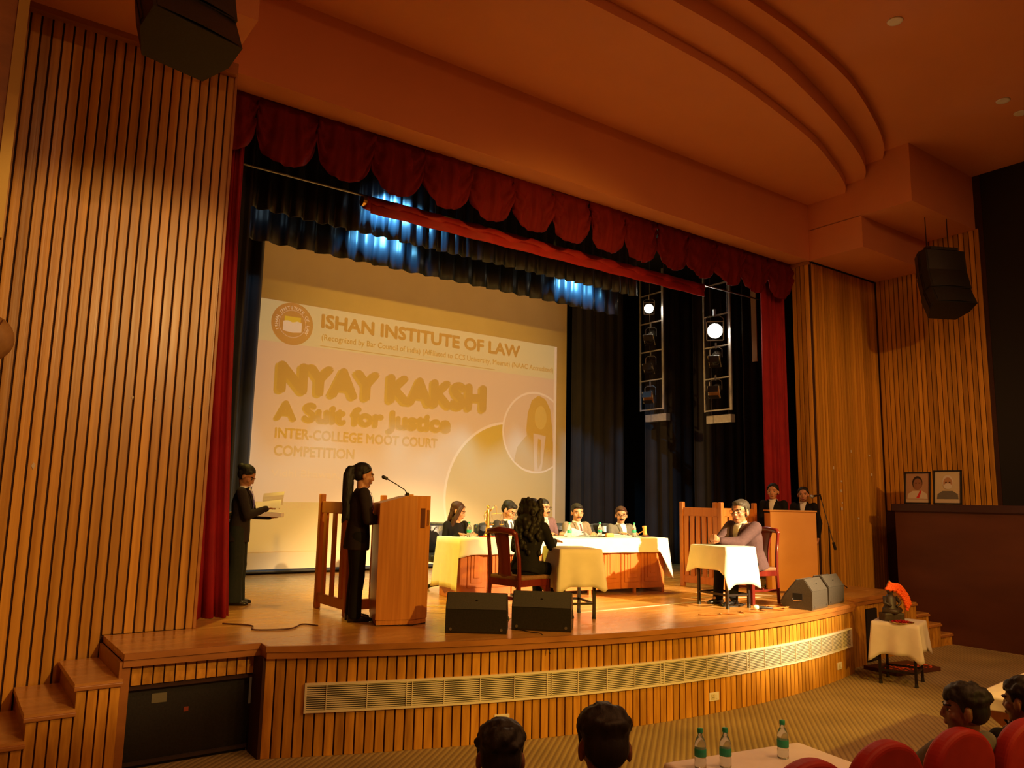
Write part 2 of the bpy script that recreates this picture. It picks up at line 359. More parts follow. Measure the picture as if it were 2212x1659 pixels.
# nosing and apron backing
m = MB(); ribbon(m, offset(front, -0.025), offset(front, 0.0), 0.855, 0.903); m.obj('nosing', MT['trimwood'], deck)
m = MB(); ribbon(m, offset(front, -0.012), offset(front, 0.03), 0.80, 0.855); m.obj('under_nosing', MT['trimwood'], deck)
apron = [(p[0], p[1] + 0.055) for p in curve]
wa = MB(); ribbon(wa, apron, offset(apron, 0.05), 0.0, 0.845)
wa = struct(wa.obj('wall_apron', MT['slat_dark']), 'curved slatted front wall of the stage')
SL = MB().bbox((0, 0, 0), (0.072, 0.022, 1.0), 0.004).mesh('slat'); SL.materials.append(MT['slat'])
def slat(parent, x, y, z0, z1, rz, wid=1.0):
    o = mobj('slat', SL, parent, (x, y, (z0 + z1) / 2), rz, scale=(wid, 1, z1 - z0)); return o
# arc-length placement of the apron slats
acc = 0.0; nxt = 0.045; P = apron
for i in range(len(P) - 1):
    a = V(P[i]); b = V(P[i + 1]); L = (b - a).length
    while nxt <= acc + L:
        t = (nxt - acc) / L; p = a + (b - a) * t; d = (b - a).normalized(); slat(wa, p[0] + d[1] * 0.008, p[1] - d[0] * 0.008, 0.0, 0.80, atan2(d[1], d[0])); nxt += 0.0845
    acc += L
# returns and the recessed black access doors of the stage ends
we = struct(MB().box((1.83, 6.98, 0.725), (1.02, 0.04, 0.24)).box((2.34, 6.83, 0.4), (0.03, 0.25, 0.8)).obj('wall_stage_end', MT['slat_dark']), 'slatted strip above the black access panel under the left stage end')
for k in range(12):
    slat(we, 1.40 + 0.0825 * k, 6.95, 0.645, 0.80, 0)
MB().bbox((1.315, 6.935, 0.42), (0.065, 0.05, 0.84), 0.005).obj('corner_post', MT['trimwood'], we)
door = struct(MB().box((1.83, 7.03, 0.33), (0.99, 0.03, 0.66)).obj('door_1', MT['blackpl']), 'black access panel under the left end of the stage')
MB().box((1.60, 7.012, 0.515), (0.115, 0.004, 0.075), 0).obj('sticker', mat('sticker_grey', (0.16, 0.15, 0.09), 0.5), door)
MB().box((1.815, 7.012, 0.40), (0.038, 0.004, 0.035)).obj('red_tag', mat('red_tag', (0.28, 0.05, 0.02), 0.5), door)
MB().box((1.83, 7.0, 0.04), (0.99, 0.03, 0.025)).obj('bottom_rail', mat('rail_dark', (0.05, 0.035, 0.03), 0.5), door)
# right end
wr = struct(MB().box((11.36, 6.345, 0.42), (1.22, 0.04, 0.84), radians(5)).box((10.38, 6.225, 0.42), (0.7, 0.04, 0.84), radians(8.5)).obj('wall_stage_return', MT['slat_dark']), 'slatted front of the right stage end')
for k in range(7): slat(wr, 10.08 + 0.0845 * k, 6.13 + 0.0125 * k, 0.0, 0.80, radians(8.5))
for k in range(15):
    x = 10.77 + 0.0845 * k; z0 = 0.73 if x < 11.1 else 0.0
    slat(wr, x, 6.265 + (x - 10.72) * 0.088, z0, 0.80, radians(5))
struct(MB().box((10.9, 6.275, 0.37), (0.33, 0.03, 0.70), radians(5)).obj('door_2', MT['blackpl']), 'small black access panel beside the right stage steps')

# steps
def steps(name, label, x0, sgn, y0, y1, n, tread):
    root = struct(thing(name, None, None)); root['label'] = label
    for k in range(1, n):
        z = S - 0.18 * k; xa = x0 + sgn * tread * (k - 1); xb = x0 + sgn * tread * k; xm = (xa + xb) / 2
        MB().box((xm, (y0 + y1) / 2, z - 0.02), (tread + 0.02, y1 - y0, 0.04)).obj('tread', MT['stage'], root)
        MB().bbox((xm, y0 - 0.005, z - 0.035), (tread + 0.03, 0.03, 0.03), 0.006).obj('tread_nosing', MT['trimwood'], root)
        MB().box((xm + sgn * -0.01, (y0 + y1) / 2 + 0.02, (z - 0.04) / 2), (tread, y1 - y0 - 0.05, z - 0.04)).obj('riser_block', MT['trimwood'], root)
        q = 4; 
        for j in range(q):
            slat(root, min(xa, xb) + (j + 0.5) * tread / q, y0 + 0.012, 0.0, z - 0.05, 0, (tread / q) / 0.084)
    return root
steps('stair_stage', 'wooden steps down from the left end of the stage', 1.28, -1, 6.86, YF - 0.02, 5, 0.308)
steps('stair_stage', 'dark wooden steps down from the right end of the stage', 11.98, 1, 6.36, 7.25, 5, 0.36)
MB_ = MB().box((1.275, 7.38, 0.42), (0.02, 0.96, 0.84)); MB_.obj('end_riser', MT['trimwood'], deck)
MB().box((11.985, 7.1, 0.42), (0.02, 1.5, 0.84)).obj('end_riser', MT['trimwood'], deck)

# proscenium wall: left, right, beam
wl = struct(MB().box(((-3.2 + XL) / 2, YF + 0.185, ZB / 2), (XL + 3.2, 0.29, ZB)).obj('wall_left', MT['slat_dark']), 'tall orange slatted wall left of the stage opening')
k = 0; x = 2.015
while x > -1.3:
    slat(wl, x, YF + 0.03, 0.0 if x < 1.3 else S, ZB - 0.02, 0, 1.0); x -= 0.0874
MB().box((0.6, YF - 0.02, ZB - 0.0), (2.9, 0.09, 0.12)).obj('cornice', MT['trimwood'], wl)
MB().bbox((XL - 0.005, YF + 0.17, ZB / 2 + 0.45), (0.03, 0.34, ZB - 0.9), 0.006).obj('jamb_lining', MT['trimwood'], wl)
wr2 = struct(MB().box((13.4, YF + 0.195, ZB / 2), (2.36, 0.29, ZB)).obj('wall_right', MT['slat_dark']), 'orange slatted wall right of the stage opening')
x = XR + 0.08
while x < 14.4:
    slat(wr2, x, YF + 0.035, 0.0, ZB - 0.02, 0); x += 0.0874
jb = struct(MB().box((XR + 0.06, YF + 0.2, ZB / 2), (0.06, 0.36, ZB)).obj('wall_jamb', MT['slat_dark']), 'narrow slatted reveal on the right side of the stage opening')
for k in range(4): slat(jb, XR + 0.02, YF + 0.065 + 0.0874 * k, S, ZB - 0.05, pi / 2)
MB().box((XR + 0.02, YF + 0.2, ZB - 0.04), (0.06, 0.37, 0.06)).obj('head_trim', MT['trimwood'], jb)
ws = struct(MB().box((14.5, 6.95, ZC / 2), (0.2, 2.15, ZC)).obj('wall_side', MT['slat_dark']), 'slatted side wall returning toward the seats')
y = YF - 0.05
while y > 5.95:
    slat(ws, 14.385, y, 2.1, 7.07, pi / 2); y -= 0.0874
struct(MB().box((14.5, -1.78, ZC / 2), (0.2, 15.3, ZC)).obj('wall_side_dark', MT['blackwall']), 'black side wall of the auditorium')
beam = struct(MB().box(((XL + XR) / 2, YF + 0.18, (ZB + 7.56) / 2), (XR - XL + 0.2, 0.36, 7.56 - ZB)).obj('trim_1', MT['ceiling']), 'deep plaster beam over the stage opening')
# stepped plaster boxes at both upper corners
struct(MB().box((13.3, (YF + 6.86) / 2, (ZB + 7.07) / 2), (2.2, YF - 6.86, 7.07 - ZB)).obj('trim_2', MT['ceiling']), 'lower plaster box above the right wall')
struct(MB().box((13.3, (YF + 6.0) / 2, (7.07 + ZC) / 2), (2.2, YF - 6.0, ZC - 7.07 + 0.02)).obj('trim_3', MT['ceiling']), 'upper plaster box above the right wall')
struct(MB().box(((XL - 0.12 - 3.2) / 2, (YF + 6.84) / 2, (ZB + 7.07) / 2 + 0.0), (XL - 0.12 + 3.2, YF - 6.84, 7.07 - ZB)).obj('trim_4', MT['ceiling']), 'lower plaster box above the left wall')
struct(MB().box(((XL - 0.12 - 3.2) / 2, (YF + 5.95) / 2, (7.07 + ZC) / 2), (XL - 0.12 + 3.2, YF - 5.95, ZC - 7.07 + 0.02)).obj('trim_5', MT['ceiling']), 'upper plaster box above the left wall')
# ceiling with concentric curved steps
struct(MB().box((6, -0.5, ZC + 0.05), (22, 17, 0.1)).obj('ceiling', MT['ceiling']), 'warm plaster ceiling')
def arc(pts, x0=-1.5):
    """smooth monotone curve through measured plan points, mirrored about its flat middle"""
    xm = 5.6; pts = sorted(pts); full = [(2 * xm - p[0], p[1]) for p in reversed(pts) if p[0] > xm + 0.3] + pts
    out = []
    for i in range(len(full) - 1):
        p0 = V(full[max(i - 1, 0)]); p1 = V(full[i]); p2 = V(full[i + 1]); p3 = V(full[min(i + 2, len(full) - 1)])
        for k in range(8):
            t = k / 8; q = 0.5 * ((2 * p1) + (p2 - p0) * t + (2 * p0 - 5 * p1 + 4 * p2 - p3) * t * t + (3 * p1 - p0 - 3 * p2 + p3) * t ** 3); out.append((q[0], q[1]))
    out.append(full[-1]); return out
def soffit(name, label, pts, z0, z1):
    a = arc(pts); a = [p for p in a if p[0] > -1.0]
    poly = [(a[0][0], YF + 0.05)] + a + [(12.22, YF + 0.05)]
    return struct(MB().prism(poly, z0, z1).obj(name, MT['ceiling'], smooth=False), label)
soffit('trim_6', 'lowest curved ceiling step above the stage', [(5.6, 5.90), (6.36, 5.91), (7.89, 5.99), (9.92, 6.32), (11.1, 6.66), (11.85, 6.93), (12.2, 7.13)], 7.55, 7.74)
soffit('trim_7', 'middle curved ceiling step', [(5.6, 5.46), (7.23, 5.48), (8.33, 5.6), (9.92, 5.94), (11.2, 6.30), (11.9, 6.58), (12.2, 6.78)], 7.69, 7.97)
soffit('trim_8', 'outer curved ceiling step', [(5.6, 5.14), (7.23, 5.18), (8.36, 5.26), (9.63, 5.46), (10.93, 5.85), (11.75, 6.17), (12.2, 6.44)], 7.93, 8.06)
# low dark partition on the right
pt = struct(MB().box((13.9, 2.9, 1.05), (0.95, 8.6, 2.1)).obj('wall_partition', MT['darkwood']), 'low dark wood partition in front of the right wall')
MB().bbox((13.88, 2.9, 2.16), (1.02, 8.66, 0.12), 0.01).obj('capping', mat('dark_capping', (0.05, 0.02, 0.022), 0.4), pt)
# stage house behind the opening
struct(MB().box((7, 13.35, 3.6), (17, 0.1, 7.4)).obj('wall_back', MT['blackwall']), 'black back wall of the stage')
struct(MB().box((-1.2, 10.8, 3.6), (0.1, 5.2, 7.4)).obj('wall_wing_left', MT['blackwall']), 'black left wing wall')
struct(MB().box((15.2, 10.8, 3.6), (0.1, 5.2, 7.4)).obj('wall_wing_right', MT['blackwall']), 'black right wing wall')
struct(MB().box((7, 10.8, 7.35), (17, 5.2, 0.1)).obj('ceiling_stage', MT['blackwall']), 'black grid ceiling above the stage')
# the rest of the hall behind and beside the camera
struct(MB().box((-3.2, -1, 4), (0.2, 18, 8)).obj('wall_hall_left', MT['trimwood']), 'left wall of the hall')
struct(MB().box((6, -9.5, 4), (22, 0.2, 8)).obj('wall_hall_back', MT['darkwood']), 'rear wall of the hall')

# curved ventilation grille on the apron
vg = thing('air_grille', 'long white louvred air grille curving along the stage front', 'air grille')
def vline(off): return [(p[0], p[1]) for p in offset([q for q in apron if 2.56 < q[0] < 9.93], -off)]
for z in (0.362, 0.582):
    m = MB(); ribbon(m, vline(0.045), vline(0.018), z - 0.009, z + 0.009); m.obj('grille_rail', MT['ventpaint'], vg)
for i in range(12):
    z = 0.38 + i * 0.0167; m = MB(); ribbon(m, vline(0.036), vline(0.022), z - 0.0032, z + 0.0032); m.obj('louvre', MT['ventpaint'], vg)
m = MB(); ribbon(m, vline(0.021), vline(0.019), 0.365, 0.58); m.obj('duct_opening', MT['ventdark'], vg)
vl = vline(0.036); run = 0; last = 0
PB = MB().box((0, 0, 0), (0.007, 0.016, 0.21)).mesh('grille_bar'); PB.materials.append(MT['ventpaint'])
PE = MB().box((0, 0, 0), (0.018, 0.03, 0.238)).mesh('grille_end'); PE.materials.append(MT['ventpaint'])
for i in range(len(vl) - 1):
    a = V(vl[i]); b = V(vl[i + 1]); d = b - a
    if i == 0: mobj('grille_end', PE, vg, (a[0], a[1], 0.472), atan2(d[1], d[0]))
    if i == len(vl) - 2: mobj('grille_end', PE, vg, (b[0], b[1], 0.472), atan2(d[1], d[0]))
    if i % 2 == 1: mobj('grille_bar', PB, vg, (a[0], a[1], 0.472), atan2(d[1], d[0]))
    if i % 8 == 5: mobj('grille_bar', PB, vg, (a[0] + d[0] * .3, a[1] + d[1] * .3, 0.472), atan2(d[1], d[0]))
# power sockets
def socket(x, z, label):
    y = apron_y(x) + 0.055; d = atan2(0.091 * (x - 7.2), 1)
    t = thing('power_socket', label, 'socket', (x + sin(d) * 0.02, y - cos(d) * 0.024, z), d, 'sockets on the stage front')
    MB().bbox((0, 0, 0), (0.145, 0.012, 0.085), 0.004).obj('cover_plate', MT['white'], t)
    MB().bbox((-0.02, -0.008, 0), (0.05, 0.008, 0.055), 0.003).obj('outlet', mat('socket_cream', (0.66, 0.6, 0.4), 0.4), t)
    m = MB()
    for (dx, dz) in ((-0.02, 0.012), (-0.028, -0.008), (-0.012, -0.008)): m.cyl((dx, -0.0135, dz), (dx, -0.011, dz), 0.004, 8)
    m.obj('pin_holes', MT['blackpl'], t)
    MB().bbox((0.03, -0.009, 0), (0.022, 0.01, 0.045), 0.003).obj('rocker_switch', MT['white'], t)
socket(4.30, 0.20, 'white power socket low on the stage front behind the left dark head')
socket(6.74, 0.17, 'white power socket on the bright middle of the stage front')
socket(9.38, 0.17, 'white power socket near the right end of the curved stage front')

# valance with swags
val = thing('swag_valance', 'dark red velvet valance of scalloped swags across the stage top', 'valance', (0, 8.25, 0))
def swag(x0, w, k):
    m = MB(); nu, nv = 28, 16
    def fn(u, v):
        a = 2 * u - 1; bot = 6.24 - 0.42 * sqrt(max(0.0, 1 - abs(a) ** 2.4))
        z = 6.54 - (6.54 - bot) * v
        wf = v + 0.30 * abs(a) ** 1.8
        fold = 0.024 * sin(8 * a * (1.3 - 0.4 * v) + 0.7 * k) * (1 - 0.6 * v) + 0.016 * sin(17 * wf + k) * min(1, 1.4 * abs(a)) + 0.008 * sin(23 * a * (1.3 - 0.5 * v) + 2 * k)
        fold *= 1.9 * min(1.0, 3 * v)
        roll = 0.03 * max(0, v - 0.75) / 0.25
        return (x0 + w * u * 1.0, -0.05 * (1 - a * a) * (0.3 + 0.7 * sin(pi * min(v, 0.9))) + fold + roll + 0.02 * (k % 2), z)
    m.grid(nu, nv, fn, 0.006); return m.obj('swag', MT['velvet_shaded'], val, True)
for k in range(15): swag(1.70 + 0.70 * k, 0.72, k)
MB().box((7.05, 0.06, 6.5), (10.6, 0.05, 0.08)).obj('valance_board', MT['blackwall'], val)

def drape(name, label, x0, x1, y, z0, z1, m_, pitch=0.16, amp=0.05, cat='curtain', dy=0.0, flare=0.0, parent=None, group=None, seed=0, nv=10):
    rnd = random.Random(seed + 11); n = max(10, int(abs(x1 - x0) / pitch * 8)); ph = [rnd.uniform(-0.6, 0.6) for _ in range(n + 1)]
    m = MB()
    def fn(u, v):
        s = u * abs(x1 - x0) / pitch * 2 * pi + ph[int(u * n)] * 0.35
        k = 1 + flare * v * v; xc = x0
        x = xc + (x1 - x0) * u * k
        return (x, y + dy * u + amp * (0.5 + 0.5 * v) * sin(s + 0.4 * sin(v * 2)) + 0.3 * amp * sin(2.3 * s + 1), z1 - (z1 - z0) * v - 0.012 * abs(sin(s * 0.5)))
    m.grid(n, nv, fn, 0.006)
    if parent: return m.obj(name, m_, parent, True)
    return tag(m.obj(name, m_, None, True), label, cat, group)
drape('stage_curtain', 'dark red velvet stage curtain gathered at the left edge of the opening', 1.98, 2.34, 8.42, 0.915, 6.3, MT['velvet'], 0.085, 0.05, flare=0.55, seed=1)
drape('stage_curtain', 'dark red velvet stage curtain gathered at the right edge of the opening', 12.22, 11.55, 8.42, 0.915, 6.4, MT['velvet'], 0.13, 0.06, seed=2)
# black masking legs
drape('masking_leg', 'black wing drape just behind the left red curtain', 0.9, 2.62, 9.0, 0.91, 6.9, MT['black_cloth'], 0.2, 0.05, 'drape', seed=3)
drape('masking_leg', 'black wing drape against the left edge of the screen', 1.4, 3.42, 10.9, 0.91, 6.9, MT['black_cloth'], 0.2, 0.05, 'drape', seed=4)
drape('masking_leg', 'black wing drape next to the right edge of the screen', 10.45, 11.9, 12.35, 0.91, 6.9, MT['black_cloth'], 0.3, 0.06, 'drape', seed=5)
drape('masking_leg', 'black wing drape behind the left lamp ladder', 11.75, 13.3, 11.5, 0.91, 6.9, MT['black_cloth'], 0.35, 0.07, 'drape', seed=6)
drape('masking_leg', 'black wing drape behind the right lamp ladder', 12.1, 13.9, 10.5, 0.91, 6.9, MT['black_cloth'], 0.3, 0.06, 'drape', seed=7)
drape('masking_leg', 'black wing drape beside the right red curtain', 12.0, 13.9, 9.2, 0.91, 6.9, MT['black_satin'], 0.45, 0.05, 'drape', seed=8)
# borders: each pleat run is one hanging border
drape('black_border', 'front black pleated border hanging below the red roll', 2.2, 9.4, 9.4, 5.68, 7.29, MT['black_satin'], 0.20, 0.045, 'border', seed=9, nv=5)
drape('black_border', 'rear black pleated border hanging in front of the screen top', 2.2, 10.0, 10.5, 5.64, 7.29, MT['black_satin'], 0.30, 0.05, 'border', seed=10, nv=5)
# batten with the red rolled cloth
bt = thing('fly_batten', 'thin grey batten pipe hung across the stage opening', 'batten', (0, 8.78, 0))
MB().cyl((2.3, 0, 5.93), (12.6, 0, 5.93), 0.014, 10).obj('pipe', MT['metal'], bt)
for x in (2.6, 5.0, 7.5, 10.0, 12.3): MB().cyl((x, 0, 5.93), (x, 0, 7.3), 0.004, 6).obj('suspension_cable', MT['cable_bk'], bt)
rr = thing('cloth_roll', 'bright red cloth rolled up on the batten under the valance', 'cloth roll', (0, 8.78, 0))
m = MB(); N = 60
m.tube([(3.98 + (10.35 - 3.98) * i / N, 0.01 * sin(i * 1.1), 5.85 - 0.006 * sin(i * .7)) for i in range(N + 1)], [0.085 + 0.008 * sin(i * 2.1) for i in range(N + 1)], 14); m.obj('roll', MT['redpad'], rr, True)
m = MB().grid(60, 4, lambda u, v: (4.02 + 6.3 * u, -0.075 + 0.012 * sin(u * 60), 5.83 - 0.14 * v), 0.005); m.obj('loose_flap', MT['redpad'], rr, True)
MB().cyl((3.93, 0, 5.86), (3.985, 0, 5.86), 0.07, 14).obj('roll_end', MT['brass'], rr)
# ------------------------------------------------------------------ projection screen and slide
sc = thing('projection_screen', 'large projection screen showing the moot court slide', 'screen', (0, 12.55, 0))
MB().box((6.9, 0.02, 3.95), (7.13, 0.02, 5.95)).obj('screen_cloth', MT['screen'], sc)
MB().cyl((3.33, 0.01, 0.955), (10.47, 0.01, 0.955), 0.03, 10).obj('bottom_bar', MT['blackpl'], sc)
def proj_mat(name, e, s=1.0):  # emission puts the projector's light into the slide colours
    return mat('slide_' + name, (0.70, 0.60, 0.38), 0.85, emit=e, estr=s)
MS = dict(pale=proj_mat('pale', (0.18, 0.105, 0.075)), top=proj_mat('top', (0.18, 0.15, 0.075)), edge=proj_mat('edge', (0.27, 0.19, 0.13)),
          red=proj_mat('red', (0.06, 0.005, 0.0)), gold=proj_mat('gold', (0.04, 0.008, 0.0)), shade=proj_mat('shade', (0.09, 0.045, 0.0)),
          ochre=proj_mat('ochre', (0.09, 0.03, 0.0)), faint=proj_mat('faint', (0.21, 0.12, 0.06)), band=proj_mat('band', (0.09, 0.05, 0.0)),
          disc=proj_mat('disc', (0.10, 0.055, 0.0)), brown=proj_mat('brown', (0.10, 0.035, 0.0)), skin=proj_mat('skin', (0.15, 0.075, 0.01)), logo=proj_mat('logo', (0.09, 0.015, 0.005)),
          yellow=proj_mat('yellow', (0.22, 0.13, 0.0)))
sl = MB().box((7.03, 0.006, 3.31), (6.33, 0.004, 4.10)).obj('slide', MS['pale'], sc)
LAYER = [0]
def flat(name, poly, m, y, par=None):
    mb = MB(); mb.extr(poly, lambda p: (p[0], y, p[1]), lambda p: (p[0], y - 0.0015, p[1])); return mb.obj(name, m, par or sl)
def circ(cx, cz, r, n=40, a0=0.0, a1=2 * pi): return [(cx + r * cos(a0 + (a1 - a0) * i / n), cz + r * sin(a0 + (a1 - a0) * i / n)) for i in range(n if abs(a1 - a0 - 2 * pi) < 1e-6 else n + 1)]
def clip(poly, xmax, zmin):
    def cl(P, ins, cut):
        o = []
        for i in range(len(P)):
            a, b = P[i - 1], P[i]
            if ins(b):
                if not ins(a): o.append(cut(a, b))
                o.append(b)
            elif ins(a): o.append(cut(a, b))
        return o
    P = cl(poly, lambda p: p[0] <= xmax, lambda a, b: (xmax, a[1] + (b[1] - a[1]) * (xmax - a[0]) / (b[0] - a[0])))
    return cl(P, lambda p: p[1] >= zmin, lambda a, b: (a[0] + (b[0] - a[0]) * (zmin - a[1]) / (b[1] - a[1]), zmin))
def rect(x0, x1, z0, z1): return [(x0, z0), (x1, z0), (x1, z1), (x0, z1)]
flat('slide_header', rect(3.87, 10.19, 4.66, 5.355), MS['top'], 0.0035)
flat('slide_edge', rect(3.87, 3.93, 1.3, 5.355), MS['edge'], 0.0005)
flat('slide_edge', rect(10.13, 10.19, 1.3, 5.355), MS['edge'], 0.0005)
flat('big_disc_rim', clip(circ(9.05, 2.17, 1.52, 64), 10.12, 1.27), MS['edge'], 0.0035)
flat('big_disc', clip(circ(9.05, 2.17, 1.47, 64), 10.12, 1.27), MS['disc'], 0.0025)
flat('photo_rim', clip(circ(9.66, 3.52, 0.83, 56), 10.12, 1.27), MS['edge'], 0.0012)
flat('photo_disc', clip(circ(9.66, 3.52, 0.79, 56), 10.12, 1.27), MS['pale'], 0.0002)
flat('photo_hair', clip([(9.42, 3.55), (9.45, 3.9), (9.55, 4.17), (9.72, 4.28), (9.9, 4.22), (10.03, 4.02), (10.09, 3.6), (10.1, 3.2), (9.95, 3.1), (9.5, 3.1)], 10.11, 1.3), MS['brown'], -0.001)
flat('photo_suit', clip([(9.13, 2.92), (9.2, 3.2), (9.4, 3.42), (9.62, 3.5), (9.9, 3.48), (10.11, 3.35), (10.11, 2.86), (9.9, 2.76), (9.6, 2.74), (9.35, 2.79)], 10.11, 1.3), MS['brown'], -0.0022)
flat('photo_shirt', [(9.60, 3.5), (9.92, 3.46), (9.82, 2.75), (9.64, 2.74)], MS['pale'], -0.0034)
flat('photo_tie', [(9.72, 3.4), (9.79, 3.38), (9.80, 2.9), (9.73, 2.78), (9.70, 2.92)], MS['brown'], -0.0046)
flat('photo_face', [(9.78 + 0.155 * cos(a) , 3.83 + 0.24 * sin(a)) for a in [2 * pi * i / 24 for i in range(24)]], MS['skin'], -0.0046)
flat('slide_band', rect(3.90, 6.3, 1.265, 2.05), MS['band'], 0.0012)
flat('heading_rule', rect(4.99, 8.62, 4.69, 4.70), MS['ochre'], 0.0012)
# emblem: round seal with ring, field, rising sun and open book
lgx, lgz = 4.484, 5.0
flat('seal', circ(lgx, lgz, 0.36, 48), MS['logo'], 0.0012)
flat('seal_field', circ(lgx, lgz, 0.235, 40), MS['pale'], 0.0000)
flat('seal_field_inner', circ(lgx, lgz, 0.225, 40), MS['logo'], -0.0012)
flat('seal_sun', rect(lgx - 0.14, lgx + 0.14, lgz + 0.02, lgz + 0.12), MS['yellow'], -0.0024)
flat('seal_book', [(lgx - 0.16, lgz - 0.13), (lgx, lgz - 0.15), (lgx + 0.16, lgz - 0.13), (lgx + 0.16, lgz + 0.03), (lgx + 0.08, lgz + 0.05), (lgx, lgz + 0.02), (lgx - 0.08, lgz + 0.05), (lgx - 0.16, lgz + 0.03)], MS['edge'], -0.0036)
TXT = []
def text(txt, x0, x1, zb, cap, m, bold=0.0, y=0.0, par=None, name='lettering', cx=None, rot=0.0, shadow=None):
    cu = bpy.data.curves.new('txt', 'FONT'); cu.body = txt; cu.size = 1.0;  cu.extrude = 0.0; cu.resolution_u = 3
    o = bpy.data.objects.new('txt', cu); COL.objects.link(o); TXT.append((o, x0, x1, zb, cap, m, y, par or sl, name, cx, rot, shadow, bold))
text('ISHAN INSTITUTE OF LAW', 5.0, 9.22, 5.02, 0.222, MS['red'], 0.028, -0.0005)
text('(Recognized by Bar Council of India) (Affiliated to CCS University, Meerut) (NAAC Accredited)', 5.01, 10.09, 4.80, 0.10, MS['ochre'], 0.008, -0.0005)
text('NYAY KAKSH', 4.33, 8.39, 3.87, 0.445, MS['gold'], 0.045, -0.0015, shadow=(MS['shade'], -0.05, -0.035))
text('A Suit for Justice', 4.30, 7.62, 3.395, 0.285, MS['gold'], 0.04, -0.0015, shadow=(MS['shade'], -0.022, -0.016))
text('INTER-COLLEGE MOOT COURT', 4.31, 7.36, 3.085, 0.16, MS['ochre'], 0.02, -0.0005)
text('COMPETITION', 4.31, 5.71, 2.80, 0.16, MS['ochre'], 0.02, -0.0005)
text('Vidhi Bhawan, Ishan', 4.285, 5.95, 2.46, 0.115, MS['faint'], 0.0, -0.0005)
text('JOURNEY', 4.20, 5.01, 1.94, 0.10, MS['ochre'], 0.0, -0.0015)
for i, chh in enumerate('ISHAN INSTITUTE OF LAW'):
    a = radians(205 - i * (230 / 21.0)); r = 0.275
    if chh != ' ': text(chh, None, None, 0, 0.052, MS['edge'], 0.01, -0.0006, None, 'seal_lettering', (lgx + r * cos(a), lgz + r * sin(a)), a - pi / 2)

# ------------------------------------------------------------------ wing ladders and lanterns
def ladder(y0, y1, z0, label):
    t = thing('lamp_ladder', label, 'ladder', (11.6, (y0 + y1) / 2, z0), 0, 'ladders in the right wing')
    w = (y1 - y0) / 2; H = 6.95 - z0
    for s in (-1, 1): MB().box((0, s * w, H / 2), (0.03, 0.03 + 0.02 * (s < 0), H)).obj('upright', MT['alu'], t)
    for k in range(5): MB().box((0, 0, 0.02 + 0.605 * k), (0.025, 2 * w, 0.025)).obj('rung', MT['alu'], t)
ladder(10.87, 11.50, 4.02, 'grey metal lamp ladder hanging nearer the screen')
ladder(9.19, 9.80, 3.87, 'grey metal lamp ladder hanging nearer the red curtain')
HOTC = mat('lit_lamp', (1, 0.9, 0.7), 0.4, emit=(1.0, 0.86, 0.62), estr=90)
def lantern(loc, az, tilt, label, lit=0, frame=None):
    t = thing('stage_lantern', label, 'stage light', loc, 0, 'lanterns on the wing ladders')
    R = Matrix.Rotation(az, 4, 'Z') @ Matrix.Rotation(tilt, 4, 'Y')     # beam along local +x
    M = R @ Matrix.Rotation(pi / 2, 4, 'Y')
    body = MB().lathe([(0.03, -0.17), (0.075, -0.15), (0.085, -0.05), (0.085, 0.03), (0.10, 0.05), (0.10, 0.14), (0.092, 0.14), (0.085, 0.06)], 18, M); body.obj('body', MT['greycase'] if not lit else MT['metal'], t, True)
    lz = 0.07 if lit else 0.0; lens = MB().lathe([(0.001, 0.061 + lz), (0.092, 0.062 + lz), (0.092, 0.068 + lz), (0.06, 0.09 + lz), (0.001, 0.10 + lz)], 18, M); lens.obj('lens', HOTC if lit else mat('lens_glass', (0.25, 0.3, 0.32), 0.1), t, True)
    m = MB(); f = R @ V((0, 0.115, 0)); g = R @ V((0, -0.115, 0)); top = V((0, 0, 0.19))
    m.tube([f, f + top * 0.8, top + f * 0.6, top + g * 0.6, g + top * 0.8, g], 0.008, 6); m.obj('yoke', MT['metal'], t)
    MB().cyl((0, 0, 0.18), (0.0, 0, 0.28), 0.018, 8).obj('clamp', MT['metal'], t)
    fm = MB()
    for (dy, dz, sy, sz) in ((0, 0.12, 0.2, 0.012), (0, -0.12, 0.2, 0.012), (0.105, 0, 0.012, 0.24), (-0.105, 0, 0.012, 0.24)):
        fm.box(R @ V((0.15, dy, dz)), (0.012, sy, sz), M=R.to_3x3())
    fm.obj('filter_frame', MT['metal'], t)
    if lit > 600: t.scale = (1.45, 1.45, 1.45)
    if frame: MB().box(R @ V((0.158, 0, 0)), (0.003, 0.2, 0.24), M=R.to_3x3()).obj('colour_gel', frame, t)
    for s in ((1, -1) if not lit else ()):
        q = R @ Matrix.Translation((0.16, 0, s * 0.125)) @ Matrix.Rotation(s * radians(50), 4, 'Y'); MB().box(q @ V((0.06, 0, 0)), (0.12, 0.19, 0.003), M=q.to_3x3()).obj('barn_door', MT['darkmetal' if not lit else 'metal'], t)
    if lit:
        l = spot('lantern_beam', t.location + (R @ V((0.22, 0, 0))), t.location + (R @ V((3, 0, 0))), lit, (1.0, 0.60, 0.26), 50, 0.6, 0.06)
    return t
gel = mat('amber_gel', (0.30, 0.13, 0.03), 0.4)
lantern((11.55, 11.2, 6.16), radians(222), radians(16), 'round lit lantern at the top of the ladder nearer the screen', 500)
lantern((11.55, 11.15, 5.55), radians(205), radians(38), 'unlit lantern second from the top of the ladder nearer the screen')
lantern((11.55, 11.16, 4.95), radians(200), radians(38), 'unlit lantern with open flap third from the top of the ladder nearer the screen')
lantern((11.55, 11.18, 4.33), radians(205), radians(25), 'lowest lantern with amber filter on the ladder nearer the screen', frame=gel)
lantern((11.55, 9.5, 5.41), radians(221), radians(16), 'dazzling lit lantern on the ladder nearer the red curtain', 900)
